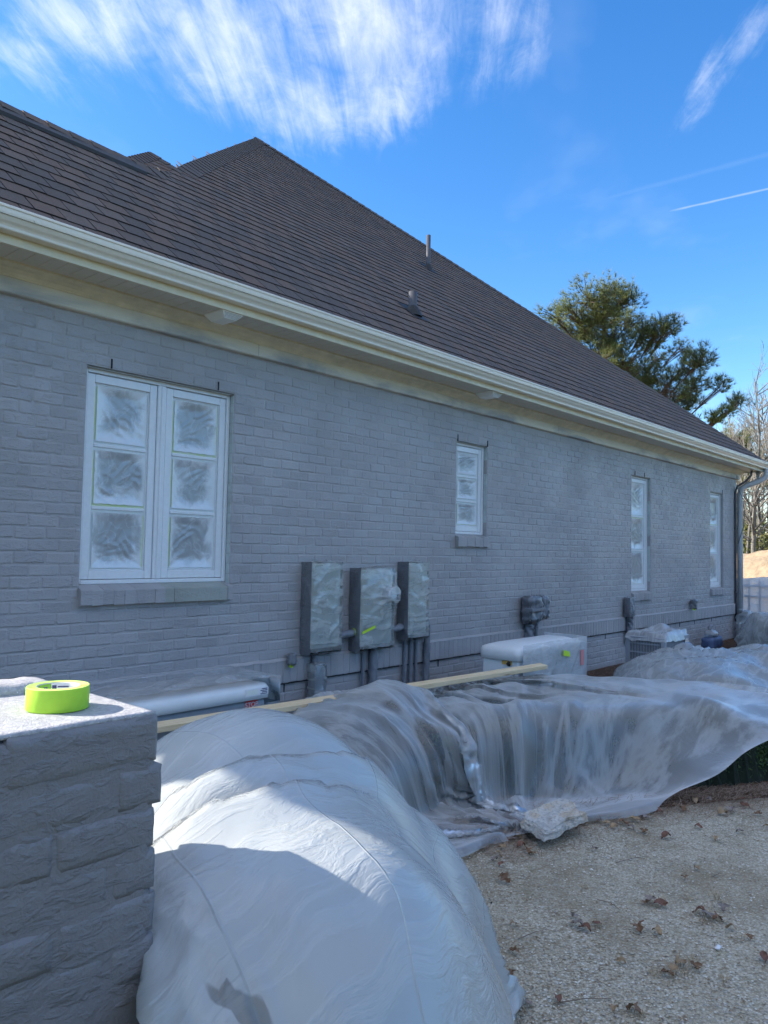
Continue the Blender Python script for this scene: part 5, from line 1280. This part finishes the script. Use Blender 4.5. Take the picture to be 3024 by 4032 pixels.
def text_obj(txt, size, loc, rot, mat, parent, name='lettering', ext=.0008):
    c = bpy.data.curves.new(name, 'FONT'); c.body = txt; c.size = size; c.extrude = ext; c.align_x = 'CENTER'; c.align_y = 'CENTER'
    o = bpy.data.objects.new('tmp', c); COL.objects.link(o); dg = bpy.context.evaluated_depsgraph_get(); me = bpy.data.meshes.new_from_object(o.evaluated_get(dg)); bpy.data.objects.remove(o)
    me.name = name; me.materials.clear(); me.materials.append(mat); return link(name, me, parent, loc, rot)
text_obj('STOP', .046, (cx_0, -.8955, cz_0), (PI/2, 0, 0), M['labelw'], stk)
b = MB(); b.box(3.28, 3.48, -.9245, -.9205, .525, .575); lb = b.build('sticker', M['labelw'], stopg)
for k in range(4):
    b = MB(); b.box(3.41+.012*(k % 2), 3.47, -.9256, -.9248, .530+k*.011, .536+k*.011); b.build('print', M['ink'], lb)
b = MB(); b.box(3.29, 3.39, -.9256, -.9248, .533, .567); b.build('print', M['beige'], lb)
# condenser
ac = tag(empty('condenser', (0, 0, 0)), 'grey louvred air conditioning condenser with white film over its top', 'condenser')
AX0, AX1, AY0, AY1, AZ0, AZ1 = 9.16, 9.95, -1.45, -.95, GZ+.05, .535
b = MB(); b.bbox(AX0+.015, AX1-.015, AY0+.015, AY1-.015, AZ0, AZ1-.01, .01); b.build('body', M['dkmetal'], ac)
for (x, y) in ((AX0, AY0), (AX0, AY1-.06), (AX1-.06, AY0), (AX1-.06, AY1-.06)):
    b = MB(); b.bbox(x, x+.06, y, y+.06, AZ0, AZ1, .01); b.build('post', M['acgrey'], ac)
b = MB(); b.bbox(AX0-.002, AX1+.002, AY0-.002, AY1+.002, AZ1-.055, AZ1+.002, .01); b.build('top_rim', M['acgrey'], ac)
for k in range(19):
    y = AY0+.07+k*.0195; b = MB(); b.bbox(AX0+.004, AX0+.012, y, y+.009, AZ0+.03, AZ1-.06, .001); b.build('louvre', M['acgrey'], ac)
for k in range(5):
    z = AZ0+.09+k*.105; b = MB(); b.bbox(AX0-.001, AX0+.0035, AY0+.062, AY1-.062, z, z+.016, .001); b.build('rail', M['acgrey'], ac)
for k in range(30):
    x = AX0+.07+k*.0215; b = MB(); b.bbox(x, x+.009, AY0+.004, AY0+.012, AZ0+.03, AZ1-.06, .001); b.build('louvre', M['acgrey'], ac)
tp = MB(); nn_ = 40; mm_ = 26
for i in range(nn_+1):
    for j in range(mm_+1):
        u, v = i/nn_, j/mm_; e_ = min(u, 1-u, v, 1-v); X = AX0-.02+(AX1-AX0+.04)*u; Y = AY0-.02+(AY1-AY0+.04)*v
        z = AZ1+.05 + nz(u*5, v*5, 2)*.03 + .085*math.exp(-(((u-.62)/.16)**2+((v-.45)/.26)**2)) + nz(u*11, v*9, 4)*.014
        if e_ < .07: z = AZ1+.05 + (z-AZ1-.05)*e_/.07 - (0.07-e_)/.07*(.10+.05*nz(u*6, v*6, 8) + (.12 if u > .75 and v < .1 else 0))
        tp.v.append((X, Y, z))
for i in range(nn_):
    for j in range(mm_): a = i*(mm_+1)+j; tp.f.append((a, a+mm_+1, a+mm_+2, a+1)); tp.mi.append(0)
me = tp.mesh('plastic_wrap', M['wrapwhite'], True); lay = me.uv_layers.new(name='UVMap'); idx = np.empty(len(me.loops), np.int32); me.loops.foreach_get('vertex_index', idx); vv = np.array(tp.v)[idx]; lay.data.foreach_set('uv', vv[:, :2].astype(np.float32).ravel()); link('plastic_wrap', me, ac)
b = MB(); b.bbox(AX0-.06, AX1+.06, AY0-.06, AY1+.06, GZ-.02, AZ0-.002, .01); b.build('pad', M['rock'], ac)
# blue gas meter bundle
e = tag(empty('gas_meter', (0, 0, 0)), 'small blue wrapped gas meter low against the wall near the corner', 'gas meter')
M['blue'] = simple('blue_wrap', (.09, .13, .24), .4, 20, .3)
me = rough_box(13.95, 14.5, -.42, -.2, -.1, .10, .04, .02, 31, .04); me.name = 'body'; me.materials.append(M['blue']); link('body', me, e)
me = rough_box(14.02, 14.30, -.40, -.24, .10, .22, .03, .035, 33, .04, 7); me.name = 'plastic_wrap'; me.materials.append(M['wrapwhite']); link('plastic_wrap', me, e)
b = MB(); b.tube([(14.1,-.3,.1),(14.1,-.3,.27),(14.3,-.28,.29)], .025, 8); b.build('pipe', M['wrapgrey2'], e, True)
# bag over the downspout foot
me = rough_box(16.33, 16.75, -.33, -.06, -.1, .42, .035, .06, 51, .09, 5); me.name = 'bag'; me.materials.append(M['sheet_mid']); bg_ = link('plastic_bag', me); tag(bg_, 'clear plastic bag tied round the foot of the corner downspout', 'plastic bag')
# ================================================================== GROUND LITTER
PEB = [simple('pebble_%s' % n_, c, .8, 200, .15, .2, .001) for n_, c in (('tan', (.55, .47, .34)), ('grey', (.43, .39, .33)), ('pale', (.76, .71, .62)), ('brown', (.28, .20, .12)))]
r = np.random.default_rng(5); g = MB(); cnt = 0
def in_bed(x, y):
    return y > np.interp(x, [q[0] for q in edge], [q[1] for q in edge]) - .02
OCT = [(1,0,0),(0,1,0),(-1,0,0),(0,-1,0),(0,0,1),(0,0,-.6)]; OF = [(0,1,4),(1,2,4),(2,3,4),(3,0,4),(1,0,5),(2,1,5),(3,2,5),(0,3,5)]
while cnt < 15000:
    d = 2.0 + r.random()**1.5*5.2; a = YAW + r.uniform(-.47, .03); x = d*math.cos(a); y = -5.049 + d*math.sin(a)
    if in_bed(x, y): continue
    if r.random() > .25 + .75*(nz(x*1.7, y*1.7, 3)*.5+.5): continue
    s_ = r.uniform(.0022, .0062)*(1.6 if r.random() < .04 else 1); ro_ = r.uniform(0, 6.28); c, s2 = math.cos(ro_), math.sin(ro_); sq = r.uniform(.45, .8); el = r.uniform(.7, 1.3)
    vs = [(x+s_*(vx*el*c-vy*s2), y+s_*(vx*el*s2+vy*c), GZ+s_*(.2+vz*sq)) for vx, vy, vz in OCT]
    g.add(vs, OF, int(r.choice(4, p=[.45, .3, .13, .12]))); cnt += 1
tag(g.build('gravel', PEB, fix=False), kind='stuff')
def m_needle(name, a, b_):
    t = NT(name); rn = t.n('ShaderNodeNewGeometry').outputs['Random Per Island']; return t.done(t.princ(t.mix(rn, a, b_), .7, None, 0, .2))
M['straw'] = m_needle('pine_straw', (.16, .09, .055), (.52, .40, .30)); M['drygrass'] = m_needle('dry_grass', (.30, .21, .11), (.58, .47, .30))
g = MB()
for k in range(11000):
    x = r.uniform(3.6, 9.0) if k < 9500 else r.uniform(8.0, 12.0); yb = np.interp(x, [q[0] for q in edge], [q[1] for q in edge]); y = (yb + r.normal(.05, .17)) if k < 9500 else r.uniform(-1.2, -.02)
    h = max(0, .055*math.exp(-((y-yb-.08)/.16)**2)) if k < 9500 else .03
    L = r.uniform(.06, .16); a = r.normal(-.3, .7); u = Vector((math.cos(a), math.sin(a), 0)); w = Vector((-u.y, u.x, 0))*.0012; p = Vector((x, y, GZ+.004+h*r.random())); bend = Vector((0, 0, r.uniform(-.3, .5)*L*.3)); c2 = w*r.uniform(-25, 25)
    a0, a1, a2 = p-u*L/2, p+bend+c2, p+u*L/2 + Vector((0, 0, r.uniform(-.01, .02)))
    g.add([tuple(a0-w), tuple(a0+w), tuple(a1+w), tuple(a1-w), tuple(a2)], [(0,1,2,3), (3,2,4)])
tag(g.build('pine_straw', M['straw'], fix=False), kind='stuff')
# dead leaves
LEAFM = [simple('dead_leaf_%s' % n_, c, .65, 60, .3, .3, .003) for n_, c in (('rust', (.21, .115, .06)), ('tan', (.36, .24, .13)), ('grey', (.26, .21, .18)), ('red', (.17, .075, .045)))]
def leaf_mesh(kind, seed, mt):
    r_ = random.Random(seed); b = MB(); n = 11 if kind == 'oak' else 7; L = .075
    mid_ = []; lf = []; rg = []
    for i in range(n+1):
        f = i/n; wd = max(0, math.sin(PI*min(1, f*1.02)))**.8*.022
        if kind == 'oak': wd *= (1.45 if i % 4 in (1, 2) else .55)
        cz = .018*math.sin(f*PI*r_.uniform(.9, 1.1)) + .006*math.sin(f*7+seed)
        mid_.append((L*(f-.5), r_.uniform(-.002, .002), cz)); cu = r_.uniform(.004, .016)
        lf.append((L*(f-.5)+.004, wd, cz+cu)); rg.append((L*(f-.5)+.004, -wd, cz+r_.uniform(.002, .014)))
    b.v = mid_+lf+rg
    for i in range(n): b.f += [(i, i+1, n+1+i+1, n+1+i), (i+1, i, 2*(n+1)+i, 2*(n+1)+i+1)]; b.mi += [0, 0]
    b.add([(-L*.5-.03, .0, .004), (-L*.5-.03, .0018, .004), (-L*.5, .0012, .002), (-L*.5, -.0006, .002)], [(0,1,2,3)])
    return b.mesh('dead_leaf', mt)
LV = [leaf_mesh('oak' if k % 2 == 0 else 'plain', k, LEAFM[k % 4]) for k in range(10)]
def gpos(dx, dy):
    """ground point under a picture position of the photograph (1659 x 2212), used once to survey where litter lies"""
    q = fw + rt*((dx*1.8228-1512)/FPX) - up*((dy*1.8228-2016)/FPX); t = (GZ-CAMLOC.z)/q.z; p = CAMLOC+q*t; return p.x, p.y
LEAFP = [(1088,1905,1.25),(1085,1835,.9),(1105,1818,1.2),(1125,1832,1.1),(1140,1842,1.0),(1075,1850,.9),(1285,1838,.8),(1160,1800,1),(1250,1790,1),(1325,1790,1),(1345,1782,1.1),(1372,1775,1.2),(1395,1770,1),(1438,1812,1.2),(1475,1752,1.3),(1560,1760,1.4),(1580,1755,1.3),(1610,1745,1.3),(1640,1762,1),(1545,1815,1),(1390,1800,.9),(1330,1765,1),
         (1245,2003,1.1),(1262,2010,1.0),(1380,2010,1.2),(1418,2018,1.0),(1405,1950,1.1),(1425,1958,1.2),(1395,1955,.8),(1505,1880,.8),(1105,2110,.8),(1120,2165,.9),(1140,2175,.7),(1205,2165,.8),(1370,2190,1.1),(1330,2185,.7),(1240,1985,.8),(1290,2000,.7),(1440,2110,1),(1470,2085,1.1),(1500,2095,1.0),(1455,2100,.9),(1530,1985,1.2),(1510,1975,1.1),(1550,1990,1.0),(1580,2010,.9),(1560,1965,1),(1650,2075,1),(1620,2030,.7),(1340,2080,.7),(1480,1900,.7),(1660,1790,1),(1600,1800,.9),(1510,1790,.9),(1098,1822,.9),(1118,1812,1.0),(1068,1862,.9),(1082,1872,.8),(1150,1848,.8),(1262,1782,.9),(1290,1776,1.0),(1310,1782,.8),(1362,1790,.9),(1420,1758,1.1),(1450,1745,1.0),(1500,1738,1.1),(1530,1735,1.0),(1600,1732,1.1),(1635,1725,1.2),(1110,2000,.7),(1112,2060,.8)]
for k, (dx, dy, s_) in enumerate(LEAFP):
    x, y = gpos(dx, dy); o = link('dead_leaf', LV[k % 10], None, (x, y, GZ+.006+.012*(in_bed(x, y))), (random.uniform(-.3, .3), random.uniform(-.3, .3), random.uniform(0, 6.28))); o.scale = (s_*.75, s_*.85, s_*.8)
    look = ('rust brown lobed', 'tan narrow', 'greyish lobed', 'dark reddish narrow')[(k % 10) % 4]
    zone = 'beside the concrete chunk' if dx < 1170 and dy < 1860 else 'by the foot of the milky sheet' if dx < 1150 else 'along the pine straw under the hedge' if dy < 1830 else 'on the left half of the open gravel' if dx < 1360 else 'on the right half of the open gravel, far side' if dy < 2020 else 'on the right half of the open gravel, near side'
    tag(o, look + ' dead leaf ' + zone, 'dead leaf', 'dead leaves ' + zone)
TUFT = [(1420,1952,.09,1.3,'widest dry grass tuft with curled leaves in the middle of the gravel'),(1545,1940,.05,.9,'dry grass tuft at the far right of the gravel'),(1490,1945,.03,.6,'tiny pale grass tuft left of the far right tuft'),(1525,1985,.10,1.3,'large flattened dry grass tuft at the right of the gravel'),(1470,2095,.09,1.3,'large dry grass tuft nearest the bottom right'),(1415,2105,.04,.7,'small grass sprig beside the nearest large tuft'),(1262,1918,.03,.6,'lone upright grass sprig near the clear sheet'),(1290,2000,.045,.8,'thin dry tuft on the left half of the gravel'),(1565,2120,.04,.7,'pale upright sprig by the right edge'),(1495,2075,.03,.6,'pale grass sprig just above the nearest large tuft'),(1605,2030,.05,.8,'dry tuft at the right edge of the gravel'),(1375,2195,.05,.7,'dry tuft at the very bottom of the gravel')]
for (dx, dy, rad, hs_, lab) in TUFT:
    x, y = gpos(dx, dy); b = MB()
    for k in range(int(420*rad)+14):
        a = r.uniform(0, 6.28); d = rad*math.sqrt(r.random())*.6; p = Vector((x+d*math.cos(a), y+d*math.sin(a), GZ)); L = r.uniform(.02, .055)*hs_; le = r.uniform(.25, 1.25); u = Vector((math.cos(a+r.normal(0, .6))*math.sin(le), math.sin(a+r.normal(0, .6))*math.sin(le), math.cos(le))); w = u.cross(Vector((0, 0, 1))).normalized()*.0014; t2 = p+u*L*.6; t3 = p+u*L+Vector((0, 0, -L*.25))
        b.add([tuple(p-w), tuple(p+w), tuple(t2+w*.8), tuple(t2-w*.8), tuple(t3)], [(0,1,2,3), (3,2,4)])
    tag(b.build('grass_tuft', M['drygrass'], fix=False), lab, 'grass tuft', 'dry grass tufts in the gravel')
M['twig'] = simple('dry_twig', (.20, .15, .11), .8)
for (a, c, lab) in (((1290,1945),(1340,1968),'pair of thin pale twigs on the gravel near the clear sheet'),((1330,1865),(1400,1852),'thin twig lying at the far side of the gravel'),((1195,2170),(1320,2160),'long thin twig at the bottom of the gravel'),((1120,2030),(1180,2010),'dark twig by the foot of the milky sheet'),((1540,1895),(1560,1888),'short dark twig near the pine straw')):
    p, q = gpos(*a), gpos(*c); b = MB(); b.tube([(p[0],p[1],GZ+.004),((p[0]+q[0])/2+.01,(p[1]+q[1])/2-.006,GZ+.012),(q[0],q[1],GZ+.005)], [.0022,.0018,.001], 5); tag(b.build('twig', M['twig']), lab, 'twig')
x, y = gpos(1551, 2050); me = rough_box(x-.016, x+.016, y-.011, y+.011, GZ, GZ+.014, .006, .004, 3, .008, 40); me.name = 'white_stone'; me.materials.append(M['labelw']); tag(link('white_stone', me), 'single bright white stone lying on the gravel', 'stone')
# ================================================================== BEYOND THE CORNER: fence, dirt mound, trees
fence = tag(empty('fence', (0, 0, 0)), 'picket fence sheeted in white plastic beyond the house corner', 'fence'); FX = 19.0
M['fsheet'] = m_sheet('fence_film', .93, (.88, .89, .93), .2, (2, 5, .7), (9, 10, -.4), .35, .35, .5, .5, 0, .1, .05)
for k in range(52):
    y = -8.0 + k*.235; b = MB(); b.bbox(FX+.03, FX+.055, y-.022, y+.022, GZ, 1.0, .004); b.build('picket', M['acgrey'], fence)
for z in (.25, .62, .86):
    b = MB(); b.bbox(FX+.056, FX+.085, -8.1, 4.3, z-.025, z+.025, .004); b.build('rail', M['acgrey'], fence)
P = np.zeros((160, 22, 3)); yy, zz = np.meshgrid(np.linspace(-8.1, 4.3, 160), np.linspace(GZ, 1.06, 22), indexing='ij')
P[..., 1] = yy; P[..., 2] = zz + (zz > 1.0)*vnoise(yy, zz*0, 5, 1.5)*.04; P[..., 0] = FX+.02 + vnoise(yy, zz, 6, 2.2)*.03*(zz > 0) - ridg(yy*2.1+zz*.6)**4*.03
grid_obj('plastic_sheet', P, M['fsheet'], 12.4/159, 1.2/21, fence)
# dirt mound
M['dirt'] = simple('orange_dirt', (.33, .25, .165), .95, 4, .22, 1.0, .08, 0, .2, .5)
n, m_ = 90, 60; X, Y = np.meshgrid(np.linspace(23, 40, n), np.linspace(-12, 14, m_), indexing='ij')
H = 2.05*np.exp(-((X-29)/3.3)**2)*np.exp(-((Y-.5)/7.5)**2)*(1+.18*vnoise(X, Y, 71, .5)) + vnoise(X, Y, 72, 1.1)*.14 + vnoise(X, Y, 73, 2.6)*.08
H *= np.clip((X-23)/2, 0, 1)*np.clip((40-X)/2, 0, 1)*np.clip((Y+12)/2, 0, 1)*np.clip((14-Y)/2, 0, 1)
tag(grid_obj('dirt_mound', np.stack([X, Y, GZ-.05+H], -1), M['dirt'], .2, .4), kind='structure')
M['bark'] = simple('grey_bark', (.19, .175, .155), .9, 14, .3, .8, .02); M['pbark'] = simple('pine_bark', (.13, .085, .06), .9, 10, .3, .8, .03)
M['rootw'] = simple('dead_wood', (.38, .30, .22), .9)
rf_ = random.Random(8)
for (x, y, z, L, lab) in ((25.9,.6,1.1,1.6,'pale dead branch sticking out of the dirt mound'),(25.5,2.6,1.0,1.3,'broken root lying on the left slope of the dirt mound')):
    b = MB(); b.tube([(x,y,z),(x-.3,y+.4,z+.25*L),(x-.5,y+.9,z+.3*L)], [.05,.04,.015], 6); b.tube([(x-.3,y+.4,z+.25*L),(x-.2,y+.3,z+.6*L)], [.03,.01], 5); tag(b.build('dead_branch', M['rootw'], None, True), lab, 'branch')
M['needles'] = m_leaf('pine_needles', (.135, .160, .058), .4); M['needles2'] = m_leaf('cedar_foliage', (.035, .055, .022), .25); M['shrubleaf'] = m_leaf('undergrowth_leaf', (.10, .105, .035), .35)
def tuft(b, p, d, size, r_, n=11, w=.015):
    for k in range(n):
        u = (d + Vector((r_.gauss(0, .55), r_.gauss(0, .55), r_.gauss(.1, .5)))).normalized(); s_ = u.orthogonal().normalized()*w*size*3; L = size*r_.uniform(.7, 1.15)
        b.add([tuple(p-s_), tuple(p+s_), tuple(p+u*L)], [(0,1,2)])
# large pine: limbs carry branchlets, every branchlet ends in needle brushes
def pine(base, H, lobes, lab, ntuft, seed, lean=(0, 0), rad=.2, size=.26):
    e = tag(empty('pine_tree', (0, 0, 0)), lab, 'pine tree', 'trees beyond the house'); r_ = random.Random(seed); B_ = Vector(base)
    top = B_ + Vector((lean[0], lean[1], H)); tk = [B_.lerp(top, f)+Vector((nz(f*3, seed)*.25, nz(f*3, seed+9)*.25, 0)) for f in np.linspace(0, 1, 14)]
    b = MB(); b.tube(tk, [rad*(1-.88*f) for f in np.linspace(0, 1, 14)], 9); b.build('trunk', M['pbark'], e, True)
    br = MB(); cr_ = MB()
    per = ntuft//sum(max(1, int(l[4]*10)) for l in lobes)
    for (c, rr_, fl, att, wt) in lobes:
        c = Vector(c); f = att; st_ = B_.lerp(top, f); mid_ = st_.lerp(c, .55)+Vector((0, 0, -.12*(c-st_).length))
        pts = [st_, mid_, c]; br.tube(pts, [rad*.13*(1.1-f*.7), rad*.07, rad*.03], 6)
        for k in range(int(max(1, int(wt*10))*per)):
            v = Vector((r_.gauss(0, 1), r_.gauss(0, 1), r_.gauss(0, 1))).normalized()*(r_.random()**.42); p = c + Vector((v.x*rr_, v.y*rr_, v.z*rr_*fl))
            if nz(p.x*.9, p.y*.9, p.z*1.1+seed) < -.14: continue
            d = ((p-c)*.7/rr_ + Vector((0, 0, .65))).normalized()
            if r_.random() < .4:
                q = c.lerp(p, .45)-Vector((0, 0, .1)); br.tube([mid_.lerp(c, r_.uniform(.3, 1)), q, p], [.014, .010, .005], 4, cap=False)
            for q in range(2): tuft(cr_, p+Vector((r_.gauss(0, .1), r_.gauss(0, .1), r_.gauss(0, .08))), d, size*r_.uniform(.75, 1.2), r_)
    br.build('branches', M['pbark'], e, True); tag(cr_.build('crown', M['needles'], e, fix=False), kind='stuff'); return e
def at_depth(dx, dy, D):
    q = fw + rt*((dx*1.8228-1512)/FPX) - up*((dy*1.8228-2016)/FPX); return CAMLOC + q*D
rl = random.Random(4)
LB = [(1312,628,.8,.95),(1270,640,1.0,.9),(1345,650,1.0,.85),(1300,680,1.3,.85),(1240,672,.9,.8),(1195,672,.8,.75),(1360,690,1.1,.8),(1255,712,1.2,.75),(1320,735,1.4,.75),(1385,725,.9,.7),(1225,720,.9,.7),(1350,780,1.3,.65),(1290,780,1.2,.65),(1420,720,.7,.65),(1445,705,.7,.62),(1425,765,1.0,.6),(1470,745,.8,.6),(1400,810,1.2,.55),(1480,790,.9,.55),(1515,775,.7,.5),(1440,840,1.1,.5),(1495,835,.8,.5),(1385,855,1.1,.5),(1455,885,.9,.45),(1495,868,.6,.42),(1535,848,.5,.42),(1558,830,.45,.42),(1420,900,.9,.4),(1480,915,.7,.4),(1568,885,.4,.35),(1592,868,.35,.35),(1545,905,.35,.35),(1330,840,1.3,.55),(1260,770,1.2,.6),(1200,720,1.0,.6)]
lobes = [(tuple(at_depth(x, y, 30+rl.uniform(-1.8, 1.8))), s_*.82, .85, at_, max(.2, s_*s_)) for x, y, s_, at_ in LB]
pb = at_depth(1302, 1225, 30); pine((pb.x, pb.y, GZ), 12.4, lobes, 'tall full pine tree rising behind the right slope of the roof', 6000, 3, (.2, .1), .26)
LB2 = [(1590,945,.9,.95),(1605,975,1.0,.85),(1575,965,.8,.8),(1620,950,.7,.8),(1600,1010,1.1,.7),(1640,990,.8,.7),(1630,1040,1.0,.6)]
lobes = [(tuple(at_depth(x, y, 40+rl.uniform(-1.5, 1.5))), s_*.9, .75, at_, s_) for x, y, s_, at_ in LB2]
pb = at_depth(1603, 1222, 40); pine((pb.x, pb.y, GZ), 8.6, lobes, 'smaller dark pine low beyond the end of the gutter', 1300, 5, (0, 0), .16, .28)
def bare_tree(base, H, lab, seed, rad=.12, spread=.55, grp='bare trees beyond the dirt mound'):
    e = tag(empty('bare_tree', (0, 0, 0)), lab, 'bare tree', grp); r_ = random.Random(seed); B_ = Vector(base); tr = MB(); br = MB(); tw = MB()
    pts = [B_]; d = Vector((r_.uniform(-.05, .05), r_.uniform(-.05, .05), 1))
    for k in range(9): d = (d+Vector((r_.gauss(0, .06), r_.gauss(0, .06), .15))).normalized(); pts.append(pts[-1]+d*H/9)
    tr.tube(pts, [rad*.8*(1-.098*k) for k in range(10)], 8); tr.build('trunk', M['bark'], e, True)
    def grow(p, d, L, w, lv):
        q = [p]; 
        for k in range(3): d = (d+Vector((r_.gauss(0, .16), r_.gauss(0, .16), .10))).normalized(); q.append(q[-1]+d*L/3)
        (br if lv < 2 else tw).tube(q, [w, w*.8, w*.6, w*.35], 5 if lv < 2 else 3, cap=False)
        if lv < 3:
            for k in range(r_.randint(3, 5) if lv else 5):
                f = r_.uniform(.3, 1); i = min(2, int(f*3)); pp = q[i].lerp(q[i+1], f*3-i); dd = (d+Vector((r_.gauss(0, spread), r_.gauss(0, spread), r_.gauss(.1, spread*.7)))).normalized(); grow(pp, dd, L*r_.uniform(.5, .75), w*.55, lv+1)
    for k in range(20):
        f = r_.uniform(.25, 1); i = min(8, int(f*9)); pp = pts[i].lerp(pts[i+1], f*9-i); a = r_.uniform(0, 6.28); grow(pp, Vector((math.cos(a), math.sin(a), r_.uniform(.3, 1.1))).normalized(), H*.26*(1.25-f*.7), rad*.33*(1.1-f*.6), 1)
    br.build('branches', M['bark'], e, True); tag(tw.build('twigs', M['bark'], e, fix=False), kind='stuff')
for (dx, D, H, lab, sd, rd) in ((1628, 34, 9.6, 'tallest bare tree with a fine twiggy crown at the right edge', 1, .15), (1612, 36, 7.5, 'slim leaning bare tree just right of the downspout', 2, .09), (1650, 38, 9.2, 'pale trunked bare tree at the right edge', 3, .16), (1640, 42, 9.5, 'bare tree in the middle of the strip of woods', 4, .13), (1690, 37, 9, 'bare tree just outside the right edge', 6, .15), (1606, 44, 8, 'bare tree farthest back beside the house corner', 7, .12), (1730, 40, 9, 'bare tree well to the right of the house', 8, .14), (1665, 46, 10.5, 'bare tall tree at the back of the woods', 9, .15)):
    p = at_depth(dx, 1225, D); bare_tree((p.x, p.y, GZ), H, lab, sd, rd)
# the wood beyond the corner plus an added unseen ring, one mass of evergreen and bare brush (densest where the photograph looks at it)
b = MB(); ru = np.random.default_rng(9)
def brush(x, y, top, s_):
    z = GZ + ru.random()**.75*max(1.2, top); p = Vector((x, y, z)); d = Vector(ru.normal(0, 1, 3)).normalized(); u = d.orthogonal().normalized(); w = d.cross(u)
    b.add([tuple(p), tuple(p+u*s_+w*s_*.45), tuple(p+u*s_*1.6), tuple(p+u*s_-w*s_*.45)], [(0,1,2,3)])
for k in range(13000):
    y = ru.uniform(-30, 26); x = 46 + ru.normal(0, 2.2) + abs(y)*.1; brush(x, y, 4.6 + 2.6*nz(y*.22, 3) + 1.2*nz(y*.9, 7), ru.uniform(.16, .38))
for k in range(26000):  # unseen ring behind the camera, added to cut horizon glow and fill
    a = ru.uniform(-2.95, -.42); R_ = 40 + ru.normal(0, 3.0); brush(R_*math.cos(a)*1.1+4, R_*math.sin(a), 5.2 + 2.4*nz(a*5, 3) + 1.6*nz(a*19, 7), ru.uniform(.45, .9))
tag(b.build('woods', M['needles2'], fix=False), 'dark mass of evergreen woods and brush behind the bare trees, with an added ring out of view', kind='stuff')
for (dx, D, s_, lab, sd) in ((1612, 37, 1.0, 'low green bush at the foot of the woods beside the downspout', 1), (1640, 39, 1.2, 'olive bush behind the dirt mound at the right edge', 2), (1600, 40, 1.4, 'dark bush against the house corner in the woods', 3)):
    p = at_depth(dx, 1190, D); e = tag(empty('bush', (0, 0, 0)), lab, 'bush', 'bushes behind the dirt mound'); rb_ = random.Random(sd); b = MB(); st = MB()
    for k in range(900):
        v = Vector((rb_.gauss(0, .5), rb_.gauss(0, .5), rb_.gauss(0, .5)))*s_; q = Vector((p.x, p.y, 1.7))+v*1.3; u = Vector((rb_.gauss(0, 1), rb_.gauss(0, 1), rb_.gauss(0, 1))).normalized(); w = u.orthogonal().normalized(); z = .12
        b.add([tuple(q), tuple(q+u*z+w*z*.5), tuple(q+u*z*1.8), tuple(q+u*z-w*z*.5)], [(0,1,2,3)])
    for k in range(6): a = k*1.05; st.tube([(p.x, p.y, GZ), (p.x+.4*math.cos(a), p.y+.4*math.sin(a), 1.2), (p.x+.8*math.cos(a), p.y+.8*math.sin(a), 2.2)], [.03, .02, .01], 5)
    st.build('stems', M['bark'], e); tag(b.build('foliage', M['shrubleaf'], e, fix=False), kind='stuff')
